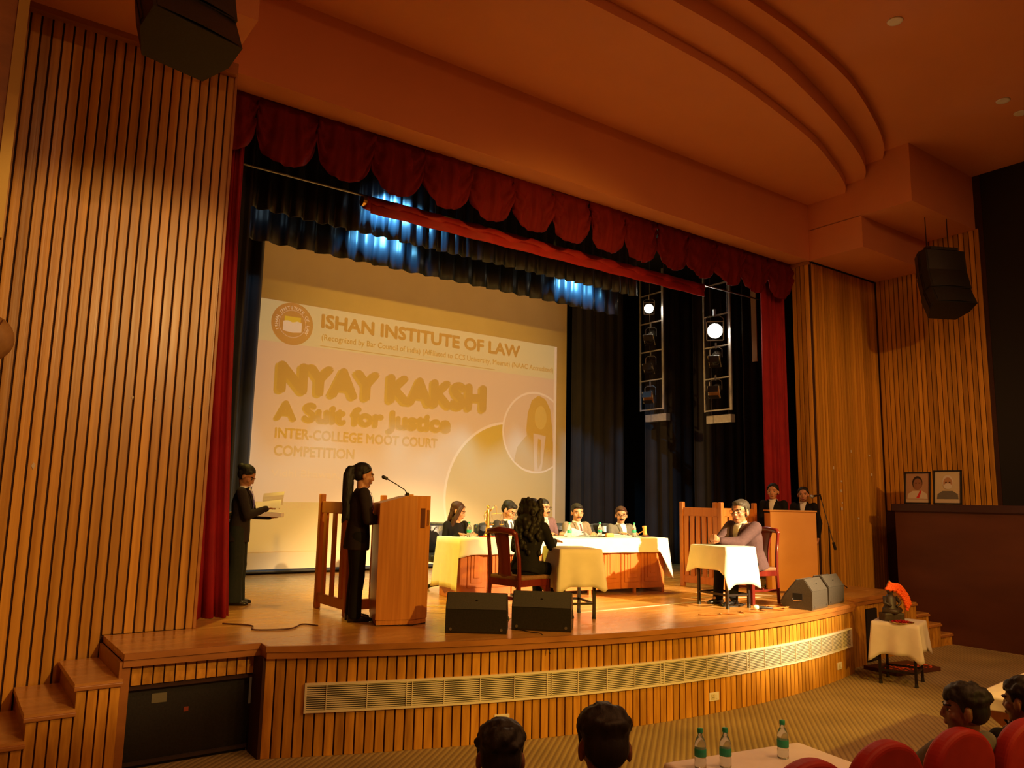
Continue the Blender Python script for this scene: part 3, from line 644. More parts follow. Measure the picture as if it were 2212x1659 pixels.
lantern((11.55, 9.48, 4.88), radians(205), radians(38), 'unlit lantern just below the dazzling lamp')
lantern((11.55, 9.5, 4.27), radians(205), radians(25), 'lowest lantern with brown filter on the ladder nearer the red curtain', frame=gel)
def ballast(y, z, label):
    t = thing('dimmer_box', label, 'box', (11.62, y, z), 0, 'boxes under the ladders')
    MB().bbox((0, 0, 0), (0.12, 0.58, 0.15), 0.01).obj('case', MT['alu'], t)
    MB().box((-0.062, 0.12, 0), (0.006, 0.01, 0.15)).obj('seam', MT['metal'], t)
    for s in (-1, 1): MB().cyl((0, s * 0.2, 0.07), (0, s * 0.2, 7.31 - z), 0.005, 6).obj('hanger', MT['metal'], t)
ballast(9.46, 3.72, 'flat aluminium box hung under the ladder nearer the red curtain')
ballast(11.05, 3.86, 'flat aluminium box hung under the ladder nearer the screen')
tag(MB().box((12.05, 8.98, 6.06), (0.02, 0.11, 2.52)).obj('hanging_plank', noisy('plank_wood', (0.25, 0.13, 0.05), (0.3, 0.16, 0.06), (8, 8, 1), 3, 0.6)), 'narrow wooden plank hanging beside the right red curtain', 'plank')
# cool working floods lighting the borders
def flood(loc, tgt, power, label, ang=80):
    t = thing('work_light', label, 'work light', loc, 0, 'cool work lights at the borders')
    M = (V(tgt) - V(loc)).to_track_quat('Z', 'Y').to_matrix().to_4x4()
    MB().lathe([(0.02, -0.1), (0.06, -0.09), (0.075, 0.0), (0.09, 0.05), (0.082, 0.05), (0.06, 0.0)], 16, M).obj('housing', MT['darkmetal'], t, True)
    MB().lathe([(0.001, 0.012), (0.06, 0.012), (0.058, 0.02), (0.001, 0.03)], 16, M).obj('lamp', mat('cool_lamp', (0.8, 0.9, 1), 0.4, emit=(0.6, 0.85, 1.0), estr=25), t, True)
    MB().cyl((0, 0, 0.05), (0, 0, 7.31 - loc[2]), 0.008, 6).obj('drop_rod', MT['metal'], t)
    spot('work_light_beam', V(loc) + M.to_3x3() @ V((0, 0, 0.07)), tgt, power, (0.16, 0.62, 1.0), ang, 0.6, 0.04)
flood((4.40, 8.98, 6.32), (4.75, 9.5, 5.72), 480, 'small cool work light at the left end of the red roll', 100)
flood((8.75, 9.92, 6.3), (8.9, 10.5, 5.7), 300, 'small cool work light above the right corner of the screen', 100)
flood((4.9, 9.95, 6.3), (5.0, 10.5, 5.75), 230, 'unseen cool fill light added between the two borders on the left', 105)  # extra lamp added to throw blue onto the rear border
flood((3.0, 9.9, 6.3), (2.7, 10.9, 4.6), 20, 'small cool work light in the left wing', 60)

# ------------------------------------------------------------------ hung loudspeakers
def array(loc, rz, label, rods):
    t = thing('line_array_speaker', label, 'loudspeaker', loc, rz, 'hung loudspeakers')
    n = 3; z = 0.0; 
    for k in range(n):
        a = radians(-4 - 11 * k); h = 0.36
        R = Matrix.Rotation(a, 3, 'X'); c = V((0, -0.02 * k * k + 0.02, z)) + R @ V((0, 0, -h / 2))
        mb = MB(); poly = [(-0.36, -0.20), (0.36, -0.20), (0.36, 0.02), (0.25, 0.24), (-0.25, 0.24), (-0.36, 0.02)]
        mb.extr(poly, lambda p: c + R @ V((p[0], p[1], -h / 2)), lambda p: c + R @ V((p[0] , p[1], h / 2))); mb.obj('cabinet', MT['blackpl'], t)
        mb = MB(); mb.grid(8, 1, lambda u, v: c + R @ V((-0.33 + 0.66 * u, -0.205 - 0.02 * sin(pi * u), -h / 2 + 0.015 + (h - 0.03) * v)), 0.006); mb.obj('grille', MT['blackpl'], t)
        for s in (-1, 1):
            mb = MB(); mb.box(c + R @ V((s * 0.362, -0.03, 0)), (0.01, 0.03, h * 0.8), M=R); mb.box(c + R @ V((s * 0.362, 0.0, 0)), (0.01, 0.008, h * 0.9), M=R); mb.obj('rigging_bar', MT['darkmetal'], t)
        z -= h * cos(a) - 0.005
    MB().box((0, 0.0, 0.05), (0.5, 0.34, 0.05)).box((-0.2, 0, 0.09), (0.04, 0.1, 0.06)).box((0.2, 0, 0.09), (0.04, 0.1, 0.06)).obj('bumper_frame', MT['blackpl'], t)
    m = MB()
    for (dx, dy) in ((-0.2, 0), (0.2, 0)): m.cyl((dx, dy, 0.1), (dx, dy, rods), 0.008, 6)
    m.obj('hanging_rod', MT['darkmetal'], t)
array((13.28, 6.15, 6.42), radians(-28), 'black curved loudspeaker array hung by the right slatted wall', 0.66)
array((1.15, 6.3, 6.62), radians(14), 'large black loudspeaker array hung at the top left', 0.46)

# ------------------------------------------------------------------ cloth over tables
def tablecloth(name, label, loc, rz, hx, hy, ztop, drops, m_, seed=0, tip=0.12, wave=0.012, cat='tablecloth', n_side=26):
    """drops: hang on (-y, +x, +y, -x) sides"""
    rnd = random.Random(seed); r = 0.012; P = []
    sides = [((-hx, -hy), (hx, -hy), (0, -1), drops[0]), ((hx, -hy), (hx, hy), (1, 0), drops[1]), ((hx, hy), (-hx, hy), (0, 1), drops[2]), ((-hx, hy), (-hx, -hy), (-1, 0), drops[3])]
    ring = []
    for i, (a, b, nrm, d) in enumerate(sides):
        dn = sides[(i + 1) % 4][3]; dp = sides[i - 1][3]
        ph = rnd.uniform(0, 6)
        for k in range(n_side):
            t = k / n_side; L = sqrt((b[0] - a[0]) ** 2 + (b[1] - a[1]) ** 2)
            e0 = math.exp(-(t * L / 0.055) ** 2); e1 = math.exp(-((1 - t) * L / 0.055) ** 2)
            dd = d + tip * (e0 * min(1, dp / 0.15) + e1 * min(1, dn / 0.15)) * (1 if d > 0.02 else 0)
            n0 = V((nrm[0], nrm[1])); pn = V(sides[i - 1][2]); nn = V(sides[(i + 1) % 4][2])
            nv = (n0 + pn * e0 * 0.8 + nn * e1 * 0.8)
            w = wave * (sin(t * L * 17 + ph) + 0.6 * sin(t * L * 31 + 2 * ph))
            ring.append((V((a[0] + (b[0] - a[0]) * t, a[1] + (b[1] - a[1]) * t)), nv, max(dd, 0.008), w, e0 + e1))
    N = len(ring); K = 9; vs = []; fs = []
    vs.append((0, 0, ztop)); 
    for (p, nv, dd, w, e) in ring: vs.append((p[0] * 0.985, p[1] * 0.985, ztop))
    for j in range(K + 1):
        s = j / K
        for (p, nv, dd, w, e) in ring:
            out = r + (0.02 + 0.035 * e) * s * min(1, dd / 0.2) + w * s * min(1, dd / 0.12)
            vs.append((p[0] + nv[0] * out, p[1] + nv[1] * out, ztop - 0.004 - dd * s))
    for k in range(N): fs.append((0, 1 + k, 1 + (k + 1) % N))
    for j in range(K + 1):
        for k in range(N):
            a = 1 + j * N + k; b = 1 + j * N + (k + 1) % N; fs.append((a, a + N, b + N, b))
    mb = MB(); mb.add(vs, fs); o = mb.obj(name, m_, None, True, loc, rz)
    so = o.modifiers.new('thickness', 'SOLIDIFY'); so.thickness = 0.004; so.offset = 1.0
    return tag(o, label, cat, 'table cloths')

# judges' table
jz = 0.745
ja = atan2(-0.47, 3.25); jc = V((6.98, 8.55)); jl = 3.22; jw = 0.74
jt = thing('judges_table', 'long wooden panelled table for the judges', 'table', (jc[0], jc[1], S), ja)
MB().bbox((0, 0, 0.725), (jl, jw, 0.04), 0.006).obj('table_top', MT['tablewood'], jt)
MB().box((0, -jw / 2 + 0.06, 0.38), (jl - 0.08, 0.03, 0.63)).obj('front_panel', MT['tablewood'], jt)
PW = jl - 0.12; npan = 9
for k in range(npan):
    px = -PW / 2 + PW * (k + 0.5) / npan; pw = PW / npan * 0.72
    pa = MB().bbox((px, -jw / 2 + 0.042, 0.40), (pw, 0.02, 0.50), 0.012).obj('panel', MT['tablewood'], jt)
    MB().bbox((px, -jw / 2 + 0.030, 0.41), (pw * 0.66, 0.018, 0.40), 0.012).obj('raised_field', MT['tablewood'], pa)
    MB().bbox((px, -jw / 2 + 0.020, 0.42), (pw * 0.34, 0.016, 0.30), 0.012).obj('inner_field', MT['tablewood'], pa)
    if k: MB().bbox((-PW / 2 + PW * k / npan, -jw / 2 + 0.04, 0.38), (0.03, 0.02, 0.62), 0.006).obj('stile', MT['tablewood'], jt)
for s in (-1, 1): MB().bbox((s * (jl / 2 - 0.03), 0, 0.355), (0.04, jw - 0.08, 0.71), 0.006).obj('end_panel', MT['tablewood'], jt)
for xx in (-0.9, 0.35, 1.1): MB().box((xx, -jw / 2 + 0.08, 0.035), (0.04, 0.04, 0.07)).obj('foot', MT['tablewood'], jt)
tablecloth('long_tablecloth', 'long white cloth over the judges\' table, hanging low at both ends', (jc[0], jc[1], S), ja, jl / 2 + 0.005, jw / 2 + 0.005, 0.756, (0.19, 0.52, 0.1, 0.62), MT['linen'], 3, 0.04, 0.016)

def small_table(label, loc, rz, hx, hy, h, legs_in=0.05):
    t = thing('folding_table', label, 'table', loc, rz, 'small tables')
    MB().bbox((0, 0, h - 0.015), (2 * hx, 2 * hy, 0.03), 0.005).obj('table_top', MT['darkwood'], t)
    for sx in (-1, 1):
        for sy in (-1, 1):
            x = sx * (hx - legs_in); y = sy * (hy - legs_in)
            lg = MB().box((x, y, h / 2), (0.03, 0.03, h - 0.03)).obj('leg', MT['darkmetal'], t)
            MB().cyl((x, y, 0), (x, y, 0.05), 0.024, 8, 0.018).obj('foot_cap', MT['blackpl'], lg)
    for sy in (-1, 1): MB().box((0, sy * (hy - legs_in), 0.16), (2 * (hx - legs_in), 0.02, 0.025)).obj('stretcher', MT['darkmetal'], t)
    for sx in (-1, 1): MB().box((sx * (hx - legs_in), 0, 0.16), (0.02, 2 * (hy - legs_in), 0.025)).obj('stretcher', MT['darkmetal'], t)
    return t
T1 = (5.77, 6.80, S); R1 = radians(-20)
small_table('small iron-legged table before the curly-haired woman', T1, R1, 0.225, 0.28, 0.735)
tablecloth('small_tablecloth', 'cream cloth on the small table before the curly-haired woman', T1, R1, 0.228, 0.283, 0.738, (0.39, 0.36, 0.3, 0.42), MT['cream_linen'], 5, 0.06, 0.010)
T2 = (8.05, 6.56, S); R2 = radians(-7)
small_table('small iron-legged table before the seated man on the right', T2, R2, 0.225, 0.30, 0.735)
tablecloth('small_tablecloth', 'white cloth on the small table before the seated man on the right', T2, R2, 0.228, 0.303, 0.738, (0.44, 0.42, 0.28, 0.28), MT['linen'], 8, 0.06, 0.010)
T3 = (9.95, 5.36, 0); R3 = radians(-72)
small_table('small dark-legged table on the carpet under the garlanded statue', T3, R3, 0.25, 0.27, 0.74)
tablecloth('small_tablecloth', 'white cloth on the small carpet table under the garlanded statue', T3, R3, 0.255, 0.275, 0.743, (0.37, 0.32, 0.30, 0.34), MT['linen'], 12, 0.10, 0.014)
# tables before the front row
FT = (3.76, 2.74, 0); FR = radians(-10)
def big_table(label, loc, rz, hx, hy, drops, seed, clabel, k=1.0):
    t = thing('front_table', label, 'table', loc, rz, 'tables before the front row')
    MB().bbox((0, 0, 0.735), (2 * hx, 2 * hy, 0.03), 0.006).obj('table_top', MT['ply'], t)
    for s in (-1, 1):
        hq = hy; hy = hy * k; poly = [(-hy * 0.9, 0), (hy * 0.9, 0), (hy * 0.9, 0.08), (hy * 0.5, 0.12), (hy * 0.35, 0.3), (hy * 0.45, 0.5), (hy * 0.9, 0.62), (hy * 0.9, 0.72), (-hy * 0.9, 0.72), (-hy * 0.9, 0.62), (-hy * 0.45, 0.5), (-hy * 0.35, 0.3), (-hy * 0.5, 0.12), (-hy * 0.9, 0.08)]
        MB().extr(poly, lambda p: (s * (hx - 0.08) - 0.015, p[0], p[1]), lambda p: (s * (hx - 0.08) + 0.015, p[0], p[1])).obj('end_support', MT['ply'], t); hy = hq
    MB().box((0, 0, 0.45), (2 * hx - 0.2, 0.02, 0.4)).obj('modesty_panel', MT['ply'], t)
    tablecloth('front_tablecloth', clabel, loc, rz, hx + 0.005, hy + 0.005, 0.755, drops, MT['linen'], seed, 0.06, 0.01)
big_table('wooden table with green-capped bottles before the front row', FT, FR, 0.47, 0.30, (0.1, 0.1, 0.1, 0.1), 21, 'grey-white cloth on the table with the green-capped bottles', 0.6)
big_table('wooden table with cut-out end at the right edge', (7.55, 2.72, 0), radians(6), 0.95, 0.34, (0.09, 0.09, 0.09, 0.09), 22, 'white cloth on the table at the right edge')

def bottle(loc, label, s=1.0):
    t = thing('water_bottle', label, 'bottle', loc, random.uniform(0, 6), 'small water bottles')
    MB().lathe([(0.001, 0), (0.028, 0.0), (0.031, 0.006), (0.031, 0.05), (0.0295, 0.055), (0.031, 0.06), (0.031, 0.118), (0.029, 0.13), (0.022, 0.15), (0.0125, 0.168), (0.0125, 0.185), (0.001, 0.186)], 16).obj('bottle_body', MT['bottle'], t, True)
    MB().lathe([(0.0316, 0.062), (0.0322, 0.063), (0.0322, 0.100), (0.0316, 0.101)], 16).obj('label_band', MT['green'], t, True)
    MB().lathe([(0.001, 0.180), (0.0145, 0.180), (0.015, 0.182), (0.015, 0.200), (0.013, 0.203), (0.001, 0.2035)], 16).obj('cap', MT['green'], t, True)
jq = lambda x, y: (jc[0] + x * cos(ja) - y * sin(ja), jc[1] + x * sin(ja) + y * cos(ja), S + 0.757)
bottle(jq(-1.33, 0.02), 'green-capped bottle before the woman judge')
bottle(jq(0.13, -0.12), 'green-capped bottle before the mauve-suited judge')
bottle(jq(0.75, 0.05), 'green-capped bottle before the tan-suited judge')
bottle(jq(1.28, -0.05), 'green-capped bottle before the grey-suited judge')
bottle((3.43, 2.97, 0.757), 'green-capped bottle on the front table, leftmost of the three')
bottle((3.555, 2.905, 0.757), 'green-capped bottle on the front table, middle of the three')
bottle((3.955, 2.83, 0.757), 'green-capped bottle on the front table, rightmost of the three')
# statue of justice
st = thing('justice_statue', 'brass figure holding scales on the judges\' table', 'statue', jq(-1.02, 0.10), ja)
MB().lathe([(0.06, 0), (0.062, 0.02), (0.045, 0.035), (0.038, 0.06)], 14).obj('plinth', MT['brass'], st, True)
m = MB(); m.loft([((0, 0, 0.055), (0.038, 0, 0), (0, 0.03, 0)), ((0, 0, 0.16), (0.026, 0, 0), (0, 0.02, 0)), ((0, 0, 0.24), (0.028, 0, 0), (0, 0.02, 0)), ((0, 0, 0.29), (0.019, 0, 0), (0, 0.015, 0)), ((0, 0, 0.345), (0.03, 0, 0), (0, 0.018, 0)), ((0, 0, 0.365), (0.012, 0, 0), (0, 0.012, 0)), ((0, 0, 0.38), (0.011, 0, 0), (0, 0.011, 0))], 12)
m.ell((0, 0, 0.40), (0.018, 0.02, 0.024)); m.tube([(0.028, 0, 0.34), (0.06, 0, 0.37), (0.085, 0, 0.40), (0.10, 0, 0.41)], [0.011, 0.009, 0.008, 0.007], 8); m.tube([(-0.028, 0, 0.34), (-0.055, 0, 0.28), (-0.045, -0.01, 0.22), (-0.035, -0.02, 0.17)], [0.011, 0.009, 0.008, 0.006], 8); m.obj('figure', MT['brass'], st, True)
m = MB(); m.tube([(0.10, 0, 0.41), (0.12, 0, 0.412), (0.128, 0, 0.39), (0.128, 0, 0.30)], 0.003, 6); m.cyl((0.055, 0, 0.305), (0.205, 0, 0.312), 0.003, 6); m.obj('balance_beam', MT['brass'], st)
for sx in (0.058, 0.202):
    pn = MB().lathe([(0.001, 0.155), (0.025, 0.158), (0.036, 0.17), (0.034, 0.172), (0.02, 0.164), (0.001, 0.163)], 14, Matrix.Translation((sx, 0, 0))).obj('scale_pan', MT['brass'], st, True)
    m = MB()
    for a in range(3): m.cyl((sx, 0, 0.307), (sx + 0.034 * cos(a * 2.1), 0.034 * sin(a * 2.1), 0.171), 0.0012, 5)
    m.obj('pan_chain', MT['brass'], pn)
tag(MB().bbox((0, 0, 0.006), (0.30, 0.16, 0.010), 0.003).obj('red_mat', MT['redcloth'], None, False, jq(-1.02, -0.02), ja), 'red cloth mat in front of the brass statue', 'mat')
# gavel on its block
gv = thing('gavel', 'wooden gavel standing on its block at the right of the judges\' table', 'gavel', jq(1.52, 0.0), ja)
MB().lathe([(0.055, 0), (0.058, 0.01), (0.05, 0.022), (0.001, 0.024)], 18).obj('sound_block', MT['darkwood'], gv, True)
MB().lathe([(0.03, 0.024), (0.034, 0.03), (0.03, 0.05), (0.028, 0.09), (0.03, 0.13), (0.034, 0.15), (0.03, 0.156), (0.001, 0.157)], 16, Matrix.Rotation(radians(-6), 4, 'Y')).obj('gavel_head', MT['laminate'], gv, True)
MB().cyl((0.0, 0.02, 0.09), (-0.02, 0.16, 0.03), 0.009, 8, 0.007).obj('gavel_handle', MT['laminate'], gv)
# papers and folders
def sheet(name, loc, rz, w, d, label, m_, n=3, curl=0.0, cat='papers', t=0.004):
    o = thing(name, label, cat, loc, rz)
    for k in range(n):
        mb = MB(); a = (k - n / 2) * 0.09
        mb.grid(6, 3, lambda u, v: (((u - .5) * w) * cos(a) - ((v - .5) * d) * sin(a), ((u - .5) * w) * sin(a) + ((v - .5) * d) * cos(a), t * (k + 1) + curl * (k + 1) * sin(pi * u * 0.9) * (0.5 + 0.5 * v)), 0.0015); mb.obj('paper_sheet', m_, o)
sheet('paper_stack', jq(0.33, 0.02), ja + 0.3, 0.30, 0.21, 'bent white papers between the mauve and tan-suited judges', MT['paper'], 4, 0.028)
sheet('paper_stack', jq(1.02, 0.12), ja - 0.1, 0.42, 0.22, 'white papers left of the grey-suited judge', MT['paper'], 3, 0.008)
sheet('paper_stack', jq(-0.52, -0.05), ja + 0.1, 0.30, 0.21, 'white papers before the bowed judge', MT['paper'], 2, 0.0)
sheet('folder', jq(0.60, -0.08), ja + 0.05, 0.34, 0.24, 'dark folder before the tan-suited judge', MT['suit_char'], 1, 0.0, 'folder', 0.006)
sheet('folder', jq(1.36, -0.12), ja - 0.1, 0.30, 0.10, 'dark folder beside the gavel', MT['suit_dark'], 1, 0.0, 'folder', 0.006)
sheet('folder', jq(-1.0, 0.22), ja, 0.30, 0.16, 'dark folder behind the brass statue', MT['suit_char'], 1, 0.0, 'folder', 0.006)
t = thing('wooden_name_block', 'small wooden block beside the dark folder', 'wooden block', jq(0.84, -0.06), ja); MB().bbox((0, 0, 0.025), (0.13, 0.05, 0.045), 0.012).obj('block', MT['laminate'], t); MB().bbox((0, 0, 0.05), (0.10, 0.03, 0.012), 0.004).obj('block_cap', MT['laminate'], t)

# ------------------------------------------------------------------ lectern
pf = V((cos(radians(-20)), sin(radians(-20)))); pr = radians(-20)
lc = thing('lectern', 'tall teak veneer lectern with a sloping top', 'lectern', (3.573, 7.17, S), pr)
plan = [(0, 0), (0.377, 0), (0.53, 0.125), (0.53, 0.475), (0.377, 0.6), (0, 0.6)]
def ltop(p): return 1.195 + min(p[0], 0.28) / 0.28 * 0.08
mb = MB(); 
top = [(0, 0), (0.28, 0), (0.377, 0), (0.53, 0.125), (0.53, 0.475), (0.377, 0.6), (0.28, 0.6), (0, 0.6)]
mb.extr(top, lambda p: (p[0], p[1], 0.06), lambda p: (p[0], p[1], ltop(p))); mb.obj('cabinet', MT['ply'], lc)
ins = [(p[0] * 0.97 + 0.008, p[1] * 0.97 + 0.009) for p in plan]
MB().prism(ins, 0.012, 0.06).obj('plinth', MT['ply'], lc)
m = MB()
for (x, y) in ((0.03, 0.03), (0.36, 0.03), (0.5, 0.14), (0.5, 0.46), (0.36, 0.57), (0.03, 0.57)): m.box((x, y, 0.006), (0.04, 0.04, 0.012))
m.obj('glide', MT['blackpl'], lc)
m = MB(); m.tube([(0.49, 0.1, 1.13), (0.51, 0.075, 1.13), (0.51, 0.075, 0.98), (0.49, 0.1, 0.98)], 0.007, 8); m.obj('side_handle', MT['brass'], lc)
MB().box((0.44, 0.055, 1.05), (0.07, 0.01, 0.2), radians(39)).obj('handle_recess', MT['darkwood'], lc)
MB().bbox((0.33, 0.30, 1.282), (0.09, 0.06, 0.016), 0.005).obj('microphone_base', MT['laminate'], lc)
mc = thing('gooseneck_microphone', 'black gooseneck microphone rising from the lectern top', 'microphone', (3.573 + pf[0] * 0.30 + 0.06, 7.17 + pf[1] * 0.30 + 0.18, S + 1.275), pr)
MB().cyl((0, 0, 0), (0, 0, 0.03), 0.02, 10).obj('socket', MT['blackpl'], mc)
m = MB(); m.tube([(0, 0, 0.02), (-0.03, 0, 0.06), (-0.12, 0.0, 0.115), (-0.22, 0, 0.17)], 0.005, 8); m.obj('gooseneck', MT['darkmetal'], mc)
m = MB(); m.cap((-0.22, 0, 0.17), (-0.255, 0, 0.185), 0.016, 0.018); m.obj('capsule', MT['blackpl'], mc, True)
# plain stand-up desk on the right
bx = thing('standing_desk', 'plain orange laminate standing desk on the right of the stage', 'desk', (10.17, 6.98, S), radians(-40))
MB().bbox((0, 0.03, 0.60), (0.66, 0.025, 1.16), 0.003).obj('front_board', MT['laminate'], bx)
for s in (-1, 1): MB().bbox((s * 0.32, 0.2, 0.58), (0.022, 0.33, 1.12), 0.003).obj('side_board', MT['laminate'], bx)
MB().bbox((0, 0.2, 1.175), (0.68, 0.40, 0.022), 0.004).obj('top_board', MT['laminate'], bx)
MB().box((0, 0.03, 0.012), (0.64, 0.03, 0.024)).obj('skirting', MT['darkwood'], bx)

# ------------------------------------------------------------------ witness stands
def stand(loc, label, w, d, nx, nslat, wid):
    t = thing('witness_stand', label, 'witness stand', loc, 0, 'witness stands')
    h = 1.28; hw = w / 2; hd = d / 2
    for sx in (-1, 1):
        for sy in (-1, 1):
            ps = MB().bbox((sx * hw, sy * hd, h / 2), (0.065, 0.065, h), 0.012); ps.obj('post', MT['railwood'], t)
    def side(ax, c, ln, n):
        B = lambda k, z, sz, ww: ((c, k, z), (0.03, ww, sz)) if ax == 'y' else ((k, c, z), (ww, 0.03, sz))
        for (z, sz) in ((1.13, 0.13), (0.12, 0.11)):
            cc, dd = B(0, z, sz, ln); MB().bbox(cc, dd, 0.006).obj('rail', MT['railwood'], t)
        for k in range(n):
            q = -ln / 2 + ln * (k + 0.5) / n; cc, dd = B(q, 0.62, 0.92, wid)
            MB().bbox(cc, dd, 0.005).obj('slat', MT['railwood'], t)
    side('y', -hw, d - 0.06, nslat); side('x', -hd, w - 0.06, nx); side('y', hw, d - 0.06, nslat)
stand((3.97, 8.275, S), 'slatted wooden witness stand behind the speaking woman', 0.78, 0.78, 4, 3, 0.075)
stand((9.76, 8.03, S), 'slatted wooden witness stand behind the seated man on the right', 0.78, 0.75, 6, 6, 0.075)

# ------------------------------------------------------------------ wedges
def wedge(loc, rz, label, end_handle=False, L=0.58, case='blackpl', gr='grille'):
    t = thing('stage_monitor', label, 'monitor speaker', loc, rz, 'stage monitor wedges')
    # profile in local y (depth) and z; the grille faces +y (away from the seats)
    prof = [(-0.20, 0.02), (-0.19, 0.0), (0.15, 0.0), (0.20, 0.06), (0.14, 0.16), (-0.02, 0.35), (-0.10, 0.365), (-0.20, 0.22)]
    MB().extr(prof, lambda p: (-L / 2, p[0], p[1]), lambda p: (L / 2, p[0], p[1])).obj('cabinet', MT[case], t)
    MB().extr([(0.20, 0.075), (0.145, 0.165), (-0.01, 0.35), (0.0, 0.356), (0.155, 0.172), (0.208, 0.082)], lambda p: (-L / 2 + 0.02, p[0], p[1]), lambda p: (L / 2 - 0.02, p[0], p[1])).obj('front_grille', MT[gr], t)
    MB().extr([(-0.205, 0.225), (-0.105, 0.368), (-0.10, 0.364), (-0.20, 0.222)], lambda p: (-L / 2 + 0.01, p[0], p[1]), lambda p: (L / 2 - 0.01, p[0], p[1])).obj('back_plate', MT[gr], t)
    for sx in (-1, 1):
        for z in (0.04,): MB().cyl((sx * (L / 2 - 0.05), -0.207, z), (sx * (L / 2 - 0.05), -0.198, z), 0.014, 10).obj('corner_bolt', MT['metal'], t)
    MB().cyl((0, -0.158, 0.295), (0.0, -0.154, 0.298), 0.012, 10).obj('badge', MT['blackpl'], t)
    for s in (-1, 1):
        MB().box((s * (L / 2 + 0.001), -0.02, 0.15), (0.006, 0.12, 0.08)).obj('handle_recess', MT['blackwall'], t)
        MB().tube([(s * (L / 2 + 0.004), -0.075, 0.115), (s * (L / 2 + 0.012), -0.06, 0.105), (s * (L / 2 + 0.012), 0.03, 0.105), (s * (L / 2 + 0.004), 0.04, 0.13)], 0.006, 6).obj('grip', MT['chrome'], t)
wedge((4.33, 6.50, S), radians(-38), 'black stage monitor left of the pair at the stage edge')
wedge((4.98, 6.30, S), radians(-44), 'black stage monitor right of the pair at the stage edge')
wedge((8.88, 5.98, S), radians(12), 'grey-lit stage monitor nearer the seated man on the right', True, 0.50, 'greycase', 'greycase')
wedge((9.55, 6.17, S), radians(10), 'grey-lit stage monitor nearer the right steps', True, 0.50, 'greycase', 'greycase')

# ------------------------------------------------------------------ chairs
def wooden_chair(loc, rz, label):
    """faces +y; back at -y"""
    t = thing('wooden_chair', label, 'chair', loc, rz, 'rosewood chairs')
    w = 0.225
    for s in (-1, 1):
        MB().tube([(s * w, -0.24, 0), (s * w, -0.21, 0.42), (s * w, -0.22, 0.64), (s * (w - 0.01), -0.265, 0.90)], [0.021, 0.024, 0.022, 0.02], 8).obj('back_leg', MT['redwood'], t, True)
        MB().bbox((s * w, 0.22, 0.21), (0.045, 0.045, 0.42), 0.006).obj('front_leg', MT['redwood'], t)
        MB().bbox((s * w, 0, 0.385), (0.028, 0.42, 0.07), 0.004).obj('seat_rail', MT['redwood'], t)
        MB().bbox((s * w, 0, 0.17), (0.022, 0.42, 0.03), 0.004).obj('stretcher', MT['redwood'], t)
        MB().extr([(0.19, 0.35), (0.10, 0.35), (0.19, 0.27)], lambda p: (s * w - 0.012, p[0], p[1]), lambda p: (s * w + 0.012, p[0], p[1])).obj('bracket', MT['redwood'], t)
    for y in (0.22, -0.21): MB().bbox((0, y, 0.385), (2 * w, 0.028, 0.07), 0.004).obj('seat_rail', MT['redwood'], t)
    MB().bbox((0, 0.03, 0.19), (2 * w, 0.022, 0.03), 0.004).obj('stretcher', MT['redwood'], t)
    MB().bbox((0, 0.005, 0.435), (0.47, 0.46, 0.05), 0.02).obj('seat', MT['seatfab'], t, True)
    m = MB(); m.tube([(-w, -0.262, 0.885), (-w * 0.8, -0.28, 0.92), (0, -0.29, 0.935), (w * 0.8, -0.28, 0.92), (w, -0.262, 0.885)], [0.024, 0.032, 0.038, 0.032, 0.024], 10); m.obj('crest_rail', MT['redwood'], t, True)
    m = MB(); m.grid(6, 10, lambda u, v: ((u - .5) * (0.17 + 0.07 * abs(v - .45)), -0.215 - 0.07 * v * v - 0.01 * sin(pi * u), 0.43 + 0.49 * v), 0.016); m.obj('back_splat', MT['redwood'], t, True)
    return t
C1 = (5.17, 6.98, S); CR1 = radians(8 - 90)
wooden_chair(C1, CR1, 'dark red wooden chair under the curly-haired woman')
C2 = (8.70, 6.62, S); CR2 = radians(172 - 90)
wooden_chair(C2, CR2, 'dark red wooden chair under the seated man on the right')
def office_chair(loc, rz, label):
    t = thing('leather_chair', label, 'chair', loc, rz, 'black leather chairs')
    MB().bbox((0, 0.0, 0.45), (0.52, 0.50, 0.10), 0.03).obj('seat', MT['leather'], t, True)
    m = MB(); m.grid(10, 8, lambda u, v: ((u - .5) * (0.56 - 0.05 * v * v), -0.22 - 0.10 * v - 0.05 * (1 - (2 * u - 1) ** 2), 0.48 + 0.42 * v - 0.02 * (2 * u - 1) ** 4), 0.07); m.obj('backrest', MT['leather'], t, True)
    for s in (-1, 1):
        MB().tube([(s * 0.27, -0.2, 0.45), (s * 0.29, -0.16, 0.62), (s * 0.29, 0.12, 0.64), (s * 0.28, 0.18, 0.47)], 0.016, 8).obj('armrest', MT['blackpl'], t, True)
    MB().cyl((0, 0, 0.06), (0, 0, 0.42), 0.028, 10).obj('gas_lift', MT['darkmetal'], t)
    m = MB()
    for k in range(5): m.tube([(0, 0, 0.10), (0.28 * cos(k * 1.257), 0.28 * sin(k * 1.257), 0.05)], [0.025, 0.015], 6); m.ell((0.28 * cos(k * 1.257), 0.28 * sin(k * 1.257), 0.027), (0.025, 0.025, 0.027))
    m.obj('star_base', MT['blackpl'], t)
JW = [(5.80, 9.42, 'woman judge'), (6.72, 9.38, 'bowed judge'), (7.34, 9.36, 'mauve-suited judge'), (7.83, 9.15, 'tan-suited judge'), (8.60, 9.02, 'grey-suited judge')]
for (x, y, who) in JW:
    off = -0.10 if who in ('woman judge', 'grey-suited judge', 'bowed judge') else 0.0
    office_chair((x + off, y + 0.06, S), pi + ja, 'black leather chair under the ' + who)

